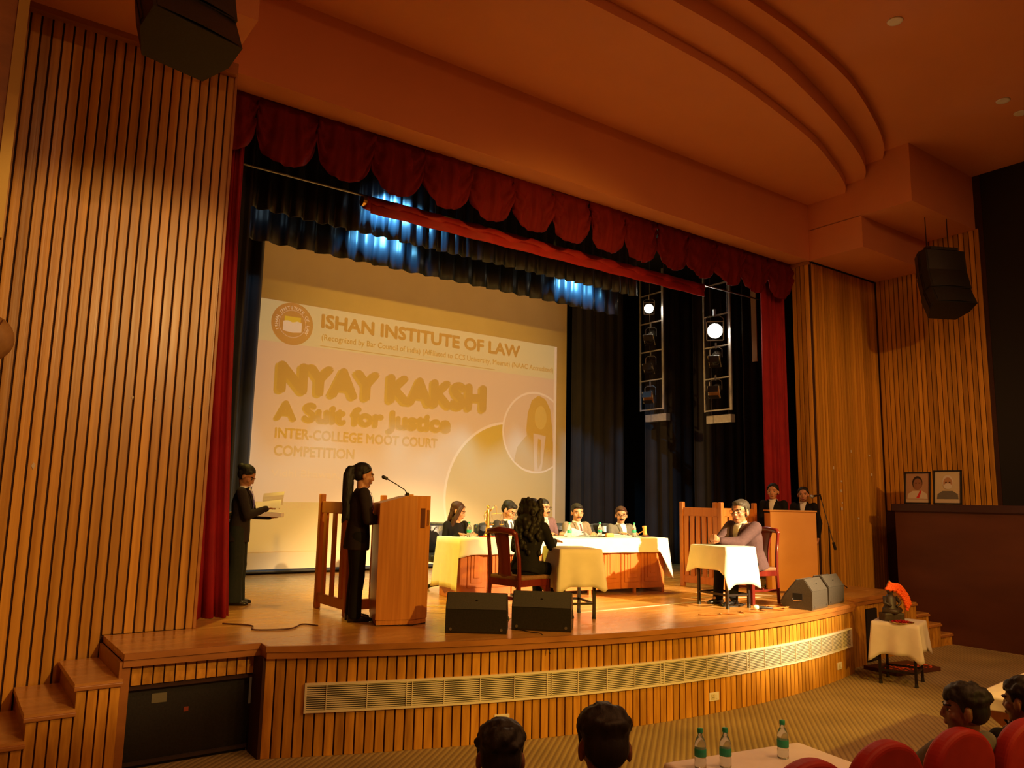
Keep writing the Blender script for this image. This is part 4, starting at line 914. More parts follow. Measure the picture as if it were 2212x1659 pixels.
# ------------------------------------------------------------------ front row seats
def cinema_seat(loc, az, label):
    t = thing('auditorium_seat', label, 'seat', loc, az - pi / 2, 'red auditorium seats')
    m = MB(); poly = []
    for k in range(33):
        a = pi * k / 32; poly.append((0.23 * cos(a), 0.80 + 0.23 * sin(a) ** 0.9 if sin(a) > 0 else 0.80))
    poly = [(0.23, 0.42)] + poly + [(-0.23, 0.42)]
    m.extr(poly, lambda p: (p[0], -0.24 - 0.10 * (p[1] - 0.42), p[1]), lambda p: (p[0], -0.13 - 0.12 * (p[1] - 0.42), p[1])); o = m.obj('backrest', MT['redseat'], t)
    bv = o.modifiers.new('soft', 'BEVEL'); bv.width = 0.03; bv.segments = 4; bv.limit_method = 'ANGLE'; bv.angle_limit = radians(50)
    MB().bbox((0, 0.06, 0.42), (0.46, 0.44, 0.11), 0.04).obj('seat_cushion', MT['redseat'], t, True)
    for s in (-1, 1):
        MB().bbox((s * 0.245, 0.0, 0.31), (0.035, 0.40, 0.62), 0.01).obj('side_frame', MT['darkmetal'], t)
        MB().bbox((s * 0.245, 0.02, 0.635), (0.06, 0.36, 0.03), 0.01).obj('arm_pad', MT['darkwood'], t)
AS = [(3.90, 2.41, 78, 'red padded seat back, middle one left of the profile man'), (4.455, 2.32, 78, 'red padded seat back behind the man in profile'), (4.98, 2.20, 76, 'red padded seat back cut by the right edge'), (3.32, 2.45, 79, 'red padded seat back just showing at the bottom edge by the bottles')]
for (x, y, a, lb) in AS: cinema_seat((x, y, 0.0), radians(a), lb)
cinema_seat((1.82, 2.56, 0.0), radians(78), 'red seat under the dark-haired head at the bottom, left of the pair')
cinema_seat((2.02, 2.06, 0.0), radians(70), 'red seat under the leaning dark-haired man at the bottom')
cinema_seat((5.50, 2.06, 0.0), radians(74), 'red seat under the person cut by the right edge')

# ------------------------------------------------------------------ garlanded statue and its tray
gs = thing('garlanded_statue', 'dark stone idol draped with an orange marigold garland', 'statue', (9.86, 5.40, 0.745), radians(-30))
MB().bbox((0, 0, 0.05), (0.26, 0.15, 0.10), 0.012).obj('base', MT['stone'], gs)
m = MB(); m.loft([((0, 0, 0.09), (0.12, 0, 0), (0, 0.08, 0)), ((0, 0, 0.15), (0.11, 0, 0), (0, 0.08, 0)), ((-0.01, 0, 0.20), (0.07, 0, 0), (0, 0.06, 0)), ((-0.01, 0, 0.27), (0.075, 0, 0), (0, 0.055, 0)), ((-0.01, 0, 0.33), (0.03, 0, 0), (0, 0.03, 0))], 14)
m.ell((-0.01, -0.005, 0.37), (0.042, 0.045, 0.052)); m.tube([(-0.08, 0, 0.29), (-0.11, -0.04, 0.22), (-0.04, -0.08, 0.19)], [0.025, 0.02, 0.015], 8); m.tube([(0.06, 0, 0.29), (0.10, -0.04, 0.22), (0.03, -0.08, 0.18)], [0.025, 0.02, 0.015], 8)
m.tube([(-0.11, 0.01, 0.13), (0.0, -0.09, 0.12), (0.12, 0.01, 0.13)], 0.035, 8); m.obj('idol', MT['stone'], gs, True)
MB().lathe([(0.035, 0.40), (0.04, 0.42), (0.02, 0.47), (0.003, 0.50)], 10, Matrix.Translation((-0.01, 0, 0))).obj('crown', MT['leaf'], gs, True)
rnd = random.Random(5); FL = MB().ell((0, 0, 0), (0.024, 0.024, 0.017), None, 8, 5).mesh('marigold', True); FL.materials.append(MT['marigold'])
for strand in range(4):
    for k in range(15):
        u = k / 14.0; ox = strand * 0.022
        p = V((-0.10 + 0.02 * strand + 0.26 * sin(u * 1.6), -0.085 + 0.01 * strand + 0.03 * sin(u * 3), 0.40 + 0.02 * strand - 0.06 * u - 0.20 * max(0, u - 0.35) ** 1.2 * 1.6))
        p += V((rnd.uniform(-.004, .004),) * 3); mobj('marigold', FL, gs, p, rot=(rnd.uniform(0, 3), rnd.uniform(0, 3), 0))
tr = thing('petal_tray', 'metal tray heaped with dark red rose petals beside the idol', 'tray', (9.79, 5.24, 0.746), radians(-40))
MB().lathe([(0.001, 0.0), (0.13, 0.0), (0.145, 0.012), (0.14, 0.014), (0.125, 0.005), (0.001, 0.005)], 24).obj('tray_dish', MT['tray'], tr, True)
m = MB()
for k in range(90):
    a = rnd.uniform(0, 6.28); r = 0.11 * sqrt(rnd.random()); z = 0.01 + 0.03 * (1 - r / 0.12) * rnd.random()
    m.ell((r * cos(a), r * sin(a), z), (0.016, 0.012, 0.004), Matrix.Rotation(rnd.uniform(-.6, .6), 3, 'X') @ Matrix.Rotation(a, 3, 'Z'), 6, 4)
tag(m.obj('petals', MT['petal'], tr, True), 'dark red rose petals', kind='stuff')
pm = thing('low_board', 'dark low board with orange petals on the carpet behind the garland table', 'board', (10.7, 5.75, 0), radians(-8))
MB().bbox((0, 0, 0.025), (0.9, 0.5, 0.05), 0.008).obj('board', MT['darkwood'], pm)
m = MB()
for k in range(120): m.ell((rnd.gauss(0, .2), rnd.gauss(-0.08, .07), 0.055), (0.02, 0.014, 0.005), Matrix.Rotation(rnd.uniform(0, 6), 3, 'Z'), 6, 4)
tag(m.obj('scattered_petals', MT['marigold'], pm), 'scattered orange marigold petals', kind='stuff')

# ------------------------------------------------------------------ framed portraits on the partition
def portrait(loc, rz, w, h, label, bg, skin, hairc, body, accent, beard):
    t = thing('framed_portrait', label, 'picture', loc, rz, 'framed portraits')
    R = Matrix.Rotation(radians(-7), 3, 'X')
    def bxs(cx, cz, sx, sz, y, th, nm, mm, par=t): MB().box(R @ V((cx, y, cz)), (sx, th, sz), M=R).obj(nm, mm, par)
    for (cx, cz, sx, sz) in ((0, 0.012, w, 0.024), (0, h - 0.012, w, 0.024), (-w / 2 + 0.012, h / 2, 0.024, h), (w / 2 - 0.012, h / 2, 0.024, h)): bxs(cx, cz, sx, sz, -0.01, 0.022, 'frame_bar', MT['blackpl'])
    bxs(0, h / 2, w - 0.03, h - 0.03, -0.003, 0.006, 'print', mat('print_bg', bg, 0.35))
    bxs(0, 0.055, w - 0.06, 0.05, -0.0065, 0.002, 'caption_strip', mat('caption', (0.55, 0.45, 0.33), 0.5))
    def shp(poly, y, nm, mm): MB().extr(poly, lambda p: R @ V((p[0], y, p[1])), lambda p: R @ V((p[0], y - 0.0015, p[1]))).obj(nm, mm, t)
    ovl = lambda cx, cz, rx, rz_: [(cx + rx * cos(2 * pi * i / 24), cz + rz_ * sin(2 * pi * i / 24)) for i in range(24)]
    shp([(-0.17, 0.09), (0.17, 0.09), (0.16, 0.17), (0.08, 0.225), (-0.08, 0.225), (-0.16, 0.17)], -0.007, 'printed_clothes', mat('pclothes', body, 0.5))
    shp(ovl(0.0, h * 0.66, 0.085, 0.115), -0.0085, 'printed_hair', mat('phair', hairc, 0.5))
    shp(ovl(0.005, h * 0.62, 0.072, 0.098), -0.010, 'printed_face', mat('pface', skin, 0.5))
    if beard: shp(ovl(0.005, h * 0.53, 0.066, 0.05), -0.0115, 'printed_beard', mat('pbeard', hairc, 0.5))
    if accent: shp([(-0.02, 0.10), (0.03, 0.10), (0.07, 0.22), (0.045, 0.23)], -0.0085, 'printed_sash', mat('psash', accent, 0.5))
    shp(ovl(-0.022, h * 0.65, 0.014, 0.006), -0.0125, 'printed_eye', MT['eye']); shp(ovl(0.035, h * 0.65, 0.014, 0.006), -0.0125, 'printed_eye', MT['eye'])
portrait((13.52, 6.85, 2.222), radians(-88), 0.44, 0.55, 'black-framed portrait of a woman in white with red sash', (0.42, 0.25, 0.15), (0.28, 0.13, 0.07), (0.03, 0.02, 0.015), (0.6, 0.52, 0.42), (0.6, 0.03, 0.02), False)
portrait((13.52, 6.35, 2.222), radians(-88), 0.45, 0.57, 'black-framed portrait of a white-bearded man in grey', (0.55, 0.46, 0.30), (0.42, 0.24, 0.13), (0.6, 0.56, 0.5), (0.13, 0.12, 0.10), None, True)

# ------------------------------------------------------------------ microphone on boom stand behind the desk
ms = thing('boom_microphone_stand', 'microphone on a slanted boom stand behind the orange desk', 'microphone stand', (11.45, 7.3, S))
m = MB(); m.tube([(-0.06, 0, 1.36), (0.25, 0, 0.63)], 0.008, 8); m.obj('boom_arm', MT['metal'], ms)
MB().cyl((0.12, 0.0, 0.0), (0.12, 0.0, 0.95), 0.012, 8).obj('upright', MT['darkmetal'], ms)
MB().cyl((0.23, 0, 0.68), (0.28, 0, 0.57), 0.022, 8).obj('counterweight', MT['blackpl'], ms)
m = MB()
for k in range(3): m.tube([(0.12, 0, 0.15), (0.12 + 0.28 * cos(k * 2.09 + .5), 0.28 * sin(k * 2.09 + .5), 0.01)], 0.008, 6)
m.obj('tripod_legs', MT['darkmetal'], ms)
m = MB(); m.cap((-0.12, -0.02, 1.43), (-0.33, -0.03, 1.405), 0.014, 0.018); m.obj('microphone_body', MT['darkmetal'], ms, True)
MB().ell((-0.36, -0.03, 1.40), (0.035, 0.03, 0.03)).obj('microphone_head', MT['alu'], ms, True)
MB().cyl((-0.06, 0, 1.36), (-0.12, -0.02, 1.43), 0.012, 8).obj('clip', MT['blackpl'], ms)

# ------------------------------------------------------------------ floor tape, cables, dropped items
tp = [((4.62, 8.28), (5.28, 8.0)), ((4.35, 6.95), (8.2, 6.98)), ((8.9, 7.75), (9.7, 6.9)), ((8.35, 7.35), (10.1, 6.55))]
for i, (a, b) in enumerate(tp):
    d = V(b) - V(a); lbl = ['white tape line between the lectern and the judges\' table', 'long white tape line across the stage before the judges\' table', 'short white tape line left of the orange desk', 'white tape line running under the chair on the right'][i]
    tag(MB().box(((a[0] + b[0]) / 2, (a[1] + b[1]) / 2, S + 0.0015), (d.length, 0.03, 0.003), atan2(d[1], d[0])).obj('floor_tape', MT['tape']), lbl, 'tape', 'tape lines on the stage')
def cable(pts, label, m_, r=0.007, name='cable'):
    P = [V(p) for p in pts]; out = []
    for i in range(len(P) - 1):
        p0 = P[max(i - 1, 0)]; p1 = P[i]; p2 = P[i + 1]; p3 = P[min(i + 2, len(P) - 1)]
        for k in range(5):
            t = k / 5; out.append(0.5 * ((2 * p1) + (p2 - p0) * t + (2 * p0 - 5 * p1 + 4 * p2 - p3) * t * t + (3 * p1 - p0 - 3 * p2 + p3) * t ** 3))
    out.append(P[-1]); m = MB(); m.tube(out, r, 6); return tag(m.obj(name, m_, None, True), label, 'cable', 'cables on the stage')
rc = random.Random(3); zc = S + 0.008
cable([(7.1, 6.15, zc)] + [(7.3 + 0.12 * k, 6.0 + 0.10 * sin(k * 1.9), zc) for k in range(12)], 'orange cable winding along the stage edge below the right table', MT['cable'])
cable([(8.35 + 0.16 * cos(k * 1.3) + 0.012 * k, 6.12 + 0.10 * sin(k * 1.3), zc + 0.004 * (k % 3)) for k in range(26)], 'loose orange cable coil between the right table and monitor', MT['cable'])
cable([(9.2 + 0.05 * cos(k * 1.2), 5.98 + 0.05 * sin(k * 1.2), zc + 0.012 * (k % 8)) for k in range(22)], 'pale coiled cable between the two right monitors', MT['leaf'], 0.009)
cable([(7.95, 6.5, zc), (8.1, 6.42, zc), (8.3, 6.45, zc), (8.4, 6.6, zc), (8.2, 6.7, zc), (8.0, 6.6, zc), (8.15, 6.5, zc), (8.4, 6.5, zc)], 'black cable looped under the right small table', MT['cable_bk'])
cable([(2.35, 8.0, zc), (2.55, 7.75, zc), (2.5, 7.5, zc), (2.8, 7.4, zc), (3.0, 7.6, zc), (3.1, 7.45, zc)], 'brown cable lying by the foot of the left red curtain', MT['darkwood'])
cable([(4.66, 6.36, zc), (4.7, 6.12, zc), (4.72, 5.97, S), (4.72, 5.86, 0.75)], 'thin black cable hanging over the stage edge between the left monitors', MT['cable_bk'], 0.004)
hm = thing('handheld_microphone', 'black handheld microphone with pale windscreen lying on the stage', 'microphone', (8.12, 6.13, S + 0.03), radians(-30))
m = MB(); m.cap((0.03, 0, 0), (0.2, 0, -0.008), 0.02, 0.014); m.obj('microphone_body', MT['blackpl'], hm, True)
MB().ell((0, 0, 0), (0.04, 0.03, 0.03)).obj('windscreen', MT['white'], hm, True)
# paper scraps on the slatted walls
for i, (x, z, s, rr_) in enumerate([(0.62, 2.36, 1.2, 0.3), (1.35, 3.02, 0.8, 0.9), (1.55, 3.03, 0.8, -0.3), (1.86, 2.98, 0.7, 0.5)]):
    tag(MB().extr([(-0.012 * s, 0), (0, 0.026 * s), (0.014 * s, 0.01 * s), (0.004, -0.028 * s)], lambda p: (x + p[0], YF + 0.016, z + p[1]), lambda p: (x + p[0], YF + 0.0135, z + p[1])).obj('paper_scrap', MT['scuff']), ['pale torn paper scrap low on the left slatted wall', 'small torn tape scrap on the left slatted wall, leftmost of the high three', 'small torn tape scrap on the left slatted wall, middle of the high three', 'small torn tape scrap on the left slatted wall nearest the red curtain'][i], 'scrap', 'scraps stuck to the slats')
for i, (x, z) in enumerate([(12.72, 2.83), (12.95, 2.6), (12.93, 2.43), (12.95, 2.22), (12.93, 2.12), (13.45, 1.95), (13.3, 3.15), (13.9, 3.1), (13.95, 2.75), (14.1, 1.98)]):
    tag(MB().box((x, YF + 0.018, z), (0.05 if i % 3 else 0.03, 0.004, 0.03 if i % 2 else 0.05)).obj('tape_scrap', MT['scuff']), 'small pale tape scrap stuck on the wall right of the stage opening', 'scrap', 'tape scraps on the right wall')
# downlights in the ceiling
for (x, y, lb) in ((8.87, 4.44, 'recessed ceiling downlight nearest the curved steps'), (11.94, 4.48, 'recessed ceiling downlight near the right side, left of two'), (12.53, 4.48, 'recessed ceiling downlight nearest the right edge')):
    t = thing('recessed_downlight', lb, 'downlight', (x, y, ZC), 0, 'recessed ceiling downlights')
    MB().lathe([(0.055, -0.004), (0.085, -0.015), (0.095, -0.002), (0.06, 0.0)], 20).obj('trim_ring', MT['white'], t, True)
    MB().lathe([(0.001, -0.003), (0.05, -0.004), (0.052, -0.001), (0.001, 0.0)], 16).obj('reflector', MT['chrome'], t, True)
# left edge: cream-edged board and a round fixture
lb = thing('hanging_board', 'brown board with a cream edge hanging at the upper left corner', 'board', (0.0, 6.98, 5.4))
MB().box((-0.45, 0.0, 0.0), (1.1, 0.05, 2.7)).obj('board', MT['trimwood'], lb)
MB().box((0.14, -0.01, 0.0), (0.075, 0.08, 2.7)).obj('edge_strip', MT['cream'], lb)
MB().box((-0.41, 0, 1.5), (0.05, 0.03, 0.4)).obj('hanger', MT['metal'], lb)
rf = thing('round_wall_fixture', 'round tan fixture on the slatted wall at the left edge', 'wall fixture', (0.17, 7.6, 3.38))
MB().lathe([(0.001, -0.15), (0.09, -0.14), (0.16, -0.10), (0.195, -0.03), (0.2, 0.02), (0.17, 0.06), (0.001, 0.07)], 26, Matrix.Rotation(pi / 2, 4, 'X') @ Matrix.Scale(-1, 4, (0, 0, 1)), 1.0, 1.0).obj('shell', noisy('tan_shell', (0.25, 0.12, 0.035), (0.36, 0.19, 0.06), (12, 12, 12), 4, 0.6), rf, True)
for k in range(4):
    a = radians(50 + 28 * k); MB().tube([(0.03 * cos(a), -0.150, 0.03 * sin(a)), (0.11 * cos(a), -0.140, 0.11 * sin(a)), (0.17 * cos(a + .1), -0.09, 0.17 * sin(a + .1))], 0.006, 6).obj('rib', MT['darkwood'], rf)
MB().cyl((0, 0.05, 0), (0, 0.27, 0), 0.04, 10).obj('wall_bracket', MT['darkmetal'], rf)
# ------------------------------------------------------------------ people
PEOPLE = []
def ik(Sh, W, L1, L2, pole):
    d = W - Sh; D = min(d.length, (L1 + L2) * 0.995); W = Sh + d.normalized() * D; u = d.normalized()
    a = (L1 * L1 - L2 * L2 + D * D) / (2 * D); h = sqrt(max(L1 * L1 - a * a, 0)); p = pole - u * pole.dot(u)
    p = p.normalized() if p.length > 1e-5 else V((0, 0, -1)); return Sh + u * a + p * h, W
def hand(mb, w, d, n, side, k=1.0, curl=0.5):
    """w wrist, d pointing direction, n palm normal (toward what is held), side = +1 thumb toward d x n"""
    d = d.normalized(); n = (n - d * n.dot(d)).normalized(); s = d.cross(n) * side
    R = Matrix((s, d, n)).transposed()
    mb.cap(w - d * 0.02, w + d * 0.02, 0.025 * k, 0.024 * k); mb.ell(w + d * 0.052 * k, (0.040 * k, 0.052 * k, 0.017 * k), R)
    for i, (o, L) in enumerate(((0.031, 0.068), (0.0105, 0.078), (-0.0105, 0.073), (-0.030, 0.058))):
        b = w + d * 0.086 * k + s * o * k; f = (d + s * o * 4.0).normalized()
        c1 = curl * 0.5; j = b + (f * cos(c1) + n * sin(c1)) * L * 0.5 * k; c2 = curl * 1.5; e = j + (f * cos(c2) + n * sin(c2)) * L * 0.5 * k
        mb.cap(b - d * 0.02, j, 0.0095 * k, 0.0085 * k, 8); mb.cap(j, e, 0.0085 * k, 0.007 * k, 8)
    b = w + d * 0.022 * k + s * 0.030 * k; j = b + (d * 0.7 + s * 0.6 + n * 0.2).normalized() * 0.04 * k; e = j + (d * 0.9 + s * 0.1 + n * 0.4).normalized() * 0.032 * k
    mb.cap(b, j, 0.013 * k, 0.0105 * k, 8); mb.cap(j, e, 0.010 * k, 0.008 * k, 8)
def raw(name, mb, voxel, smooth=3):
    me = mb.mesh(name); o = bpy.data.objects.new(name, me); COL.objects.link(o)
    r = o.modifiers.new('r', 'REMESH'); r.mode = 'VOXEL'; r.voxel_size = voxel; r.use_smooth_shade = True
    sm = o.modifiers.new('s', 'SMOOTH'); sm.factor = 0.5; sm.iterations = smooth
    return o
def person(label, loc, az, H=1.68, sex='m', sit=None, lean=0.0, hyaw=0.0, hpitch=0.0, head=None, rw=None, lw=None, rh=None, lh=None, curl=0.5,
           skin='skin1', hairm='hair', hair='short', top='suit_black', shirt='shirt', tie=None, pants='suit_black', glasses=False, mous=False, beard=False,
           lany=False, build=1.0, flare=0.0, twist=0.0, lod=1.0, slope=0.0, shoes=True, hsc=1.13):
    az = radians(az); lean = radians(lean); s = H / 1.7; mw = (1.0 if sex == 'm' else 0.90) * build
    Pz = 0.525 * H if sit is None else sit + 0.085 * s
    sp = V((slope, sin(lean), cos(lean))).normalized(); nd_ = (sp * 0.55 + V((0, 0, 0.45))).normalized()
    def chain(Pz):
        P = V((0, 0, Pz)); N = P + sp * 0.302 * H; return P, N, N + nd_ * 0.083 * H + V((0, 0.012, 0.004))
    P, N, Hc = chain(Pz); loc = V(loc); Rz = Matrix.Rotation(az - pi / 2, 3, 'Z')
    if head is not None:
        dz = head[2] - (loc[2] + Hc[2]); Pz += dz; P, N, Hc = chain(Pz); q = Rz @ Hc; loc = V((head[0] - q[0], head[1] - q[1], loc[2]))
    root = thing('person', label, 'person', loc, az - pi / 2, 'people')
    X = V((1, 0, 0)); fwd = V((0, cos(lean), -sin(lean)))
    hw = (0.112 if sex == 'm' else 0.100) * H * (0.9 + 0.1 * build)
    SR = N - sp * 0.030 * H + X * hw; SLh = N - sp * 0.030 * H - X * hw
    L1, L2 = 0.175 * H, 0.152 * H
    RW = V(rw) if rw is not None else SR + V((0.05, 0.03, -0.315 * H)); LW = V(lw) if lw is not None else SLh + V((-0.05, 0.03, -0.315 * H))
    ER, RW = ik(SR, RW, L1, L2, V((0.5, -0.6, -0.9))); EL, LW = ik(SLh, LW, L1, L2, V((-0.5, -0.6, -0.9)))
    HM = Matrix.Translation(Hc) @ Matrix.Rotation(radians(hyaw), 4, 'Z') @ Matrix.Rotation(-radians(hpitch), 4, 'X') @ Matrix.Scale(s * hsc, 4); HR = HM.to_3x3()
    def hp(x, y, z): return HM @ V((x, y, z))
    body = MB(); k = s * hsc
    def he(c, r, n=14, m=9): body.ell(hp(*c), tuple(q for q in r), HR, n, m)
    he((0, -0.015, 0.03), (0.073, 0.092, 0.082)); he((0, 0.022, -0.03), (0.059, 0.064, 0.078)); he((0, 0.048, -0.088), (0.034, 0.030, 0.024))
    body.cap(hp(0, 0.082, 0.012), hp(0, 0.096, -0.028), 0.0075 * k, 0.0125 * k, 8); he((0.011, 0.088, -0.034), (0.009,) * 3, 8, 6); he((-0.011, 0.088, -0.034), (0.009,) * 3, 8, 6)
    body.cap(hp(-0.018, 0.082, -0.061), hp(0.018, 0.082, -0.061), 0.0085 * k, None, 8); body.cap(hp(-0.034, 0.078, 0.02), hp(0.034, 0.078, 0.02), 0.010 * k, None, 8)
    for sx in (-1, 1):
        he((sx * 0.037, 0.05, -0.028), (0.026, 0.026, 0.024)); he((sx * 0.076, -0.012, -0.012), (0.011, 0.021, 0.032))
    body.cap(hp(0, -0.02, -0.06), N + V((0, 0, -0.02)), 0.050 * s * (1 if sex == 'm' else 0.88), 0.060 * s)
    # trunk and limbs under the clothes, one connected body
    body.loft([(P + sp * t * 0.302 * H, X * a * H * mw, fwd * b * H) for t, a, b in ((-0.1, 0.06, 0.045), (0.15, 0.075, 0.05), (0.45, 0.065, 0.045), (0.75, 0.085, 0.05), (0.95, 0.06, 0.04), (1.02, 0.03, 0.03))], 12)
    for (a, e, w) in ((SR, ER, RW), (SLh, EL, LW)):
        body.cap(N - sp * 0.03 * H, a, 0.03 * H, 0.024 * H, 8); body.cap(a, e, 0.024 * H, 0.02 * H, 8); body.cap(e, w, 0.02 * H, 0.0145 * H, 8)
    fR = (RW - ER).normalized(); fL = (LW - EL).normalized()
    dR, nR = rh if rh else (fR, V((-0.9, 0.1, -0.2))); dL, nL = lh if lh else (fL, V((0.9, 0.1, -0.2)))
    hand(body, RW, V(dR), V(nR), -1 , s, curl); hand(body, LW, V(dL), V(nL), 1, s, curl)
    HPR = P + X * 0.053 * H; HPL = P - X * 0.053 * H
    if sit is None:
        KR = HPR + V((0.005, 0.015, -0.24 * H)); KL = HPL + V((-0.005, 0.015, -0.24 * H)); AR = V((KR[0] + 0.005, -0.02, 0.055 * H)); AL = V((KL[0] - 0.005, -0.02, 0.055 * H))
    else:
        kz = 0.30 * H; KR = HPR + V((0.03, 0.25 * H, 0)); KL = HPL + V((-0.03, 0.25 * H, 0)); KR[2] = KL[2] = max(kz, Pz - 0.04)
        AR = V((KR[0], KR[1] + 0.02, 0.055 * H)); AL = V((KL[0], KL[1] + 0.02, 0.055 * H))
    for (h_, kk, a_) in ((HPR, KR, AR), (HPL, KL, AL)): body.cap(h_, kk, 0.04 * H, 0.028 * H, 8); body.cap(kk, a_, 0.028 * H, 0.018 * H, 8); body.cap(a_, a_ + V((0, 0.08, -0.03)), 0.018 * H, 0.014 * H, 8)
    vb = 0.0085 * s * lod
    ob = raw('body', body, vb, 2)
    # jacket
    jk = MB(); j0 = -0.28 if sit is None else -0.12
    prof = [(j0, 0.112, 0.082), (0.0, 0.106, 0.080), (0.32, 0.094, 0.070), (0.62, 0.107, 0.076), (0.82, 0.105, 0.070), (0.93, 0.075, 0.055), (1.0, 0.042, 0.040)] if sex == 'm' else \
           [(j0, 0.108, 0.080), (0.0, 0.102, 0.076), (0.35, 0.084, 0.064), (0.62, 0.097, 0.075), (0.82, 0.092, 0.064), (0.93, 0.064, 0.048), (1.0, 0.036, 0.036)]
    jk.loft([(P + sp * t * 0.302 * H, X * a * H * build, fwd * b * H * build) for t, a, b in prof], 20)
    for (a, e, w) in ((SR, ER, RW), (SLh, EL, LW)):
        jk.cap(N - sp * 0.045 * H, a - sp * 0.006 * H, 0.038 * H, 0.036 * H * build); jk.cap(a, e, 0.0375 * H * build, 0.032 * H * build); jk.cap(e, w - (w - e).normalized() * 0.02, 0.032 * H * build, 0.0245 * H)
    oj = raw('jacket', jk, 0.013 * s * lod, 4)
    tr_ = MB()
    tr_.loft([(P + V((0, 0, z * H)), X * a * H * build, V((0, b * H * build, 0))) for z, a, b in ((-0.05, 0.085, 0.066), (0.0, 0.098, 0.074), (0.05, 0.09, 0.066))], 16)
    for (h_, kk, a_) in ((HPR, KR, AR), (HPL, KL, AL)):
        fl = 0.034 * H * (1 + flare)
        tr_.cap(h_, kk, 0.056 * H * build, 0.040 * H * (1 + 0.4 * flare)); tr_.loft([(kk, X * 0.040 * H * (1 + .4 * flare), V((0, 0.042 * H * (1 + .4 * flare), 0))), ((kk + a_) / 2, X * 0.036 * H * (1 + .7 * flare), V((0, 0.038 * H * (1 + .7 * flare), 0))), (V((a_[0], a_[1] + 0.015, 0.03 if flare else 0.05)), X * fl, V((0, fl * 1.15, 0)))], 14)
    ot = raw('trousers', tr_, 0.014 * s * lod, 3)
    if shoes:
        for a_ in (AR, AL):
            sh = MB(); sh.loft([(a_ + V((0, -0.055, -0.055 * H + 0.035)), X * 0.032, V((0, 0, 0.035))), (a_ + V((0, 0.0, -0.055 * H + 0.045)), X * 0.038, V((0, 0, 0.045))), (a_ + V((0, 0.09, -0.055 * H + 0.033)), X * 0.042, V((0, 0, 0.033))), (a_ + V((0, 0.16, -0.055 * H + 0.025)), X * 0.036, V((0, 0, 0.024))), (a_ + V((0, 0.195, -0.055 * H + 0.02)), X * 0.015, V((0, 0, 0.014)))], 12)
            sh.obj('shoe', MT['shoe'], root, True)
    # hair
    hm = MB()
    def hell(c, r, n=14, m=9): hm.ell(hp(*c), r, HR, n, m)
    hv = 0.010 * s * lod
    if hair == 'bald_side': hell((0, -0.03, 0.028), (0.079, 0.085, 0.068)); hell((0, -0.012, 0.058), (0.070, 0.085, 0.062))
    else:
        hell((0, -0.027, 0.054), (0.081, 0.093, 0.072)); hell((0, -0.048, 0.004), (0.074, 0.066, 0.070))
    if hair in ('short', 'side'):
        hell((0, 0.030, 0.082), (0.060, 0.052, 0.030)); hell((0, 0.048, 0.076), (0.050, 0.026, 0.018))
        for sx in (-1, 1): hm.cap(hp(sx * 0.072, 0.012, 0.045), hp(sx * 0.074, 0.008, 0.005), 0.014 * k, 0.008 * k, 8)
    if hair == 'short' and lod < 1:
        rg = random.Random(len(PEOPLE))
        for i in range(90):
            a = rg.uniform(0, 2 * pi); t = rg.uniform(0.0, 1.0); hell((0.078 * cos(a) * sqrt(1 - t * t), -0.022 + 0.094 * sin(a) * sqrt(1 - t * t), 0.050 + 0.072 * t), (0.019, 0.019, 0.017), 8, 6)
    if hair in ('bun', 'pony', 'low'):
        for sx in (-1, 1): hm.cap(hp(sx * 0.062, 0.03, 0.06), hp(sx * 0.074, -0.02, 0.015), 0.020 * k, 0.016 * k, 8)
    if hair == 'bun': hell((0, -0.115, 0.052), (0.042, 0.04, 0.042))
    if hair == 'low': hm.tube([hp(0, -0.08, 0), hp(0.02, -0.11, -0.06), hp(0.03, -0.10, -0.16), hp(0.03, -0.08, -0.22)], [0.04 * k, 0.036 * k, 0.03 * k, 0.012 * k], 10)
    if hair == 'pony':
        hell((0, -0.105, 0.055), (0.03, 0.03, 0.03))
        hm.tube([hp(0, -0.10, 0.058), hp(0.0, -0.140, 0.048), hp(0, -0.155, -0.02), hp(0.0, -0.14, -0.13), hp(0, -0.125, -0.26), hp(0, -0.105, -0.38), hp(0, -0.085, -0.45)], [0.022 * k, 0.036 * k, 0.050 * k, 0.050 * k, 0.046 * k, 0.036 * k, 0.01 * k], 12)
        rg = random.Random(4)
        for i in range(46):
            t = rg.random(); a = rg.uniform(0, 6.28); hell((0.04 * cos(a), -0.148 + 0.055 * t + 0.035 * sin(a), 0.0 - 0.44 * t), (0.016, 0.016, 0.07), 8, 6)
    if hair == 'bob':
        for sx in (-1, 1): hm.tube([hp(sx * 0.05, 0.045, 0.085), hp(sx * 0.076, 0.025, 0.02), hp(sx * 0.085, 0.01, -0.08), hp(sx * 0.085, -0.01, -0.19), hp(sx * 0.07, -0.02, -0.24)], [0.02 * k, 0.03 * k, 0.034 * k, 0.032 * k, 0.008 * k], 10)
        hell((0, -0.06, -0.08), (0.075, 0.045, 0.13))
    if hair == 'curly':
        rg = random.Random(9); hell((0, -0.04, 0.0), (0.115, 0.11, 0.12)); hell((0, -0.075, -0.17), (0.15, 0.10, 0.16)); hell((0, -0.085, -0.33), (0.135, 0.08, 0.12))
        for i in range(120):
            t = rg.random(); a = rg.uniform(-2.5, 2.5); rr_ = 0.105 + 0.045 * min(1, t * 2) - 0.04 * max(0, t - 0.7); hell((rr_ * sin(a), -0.045 - 0.05 * t - rr_ * 0.75 * cos(a) * 0.9, 0.10 - 0.54 * t), (0.026, 0.026, 0.034), 8, 6)
    oh = raw('hair', hm, hv * (0.8 if hair == 'curly' else 1), 1 if hair == 'curly' else 2)
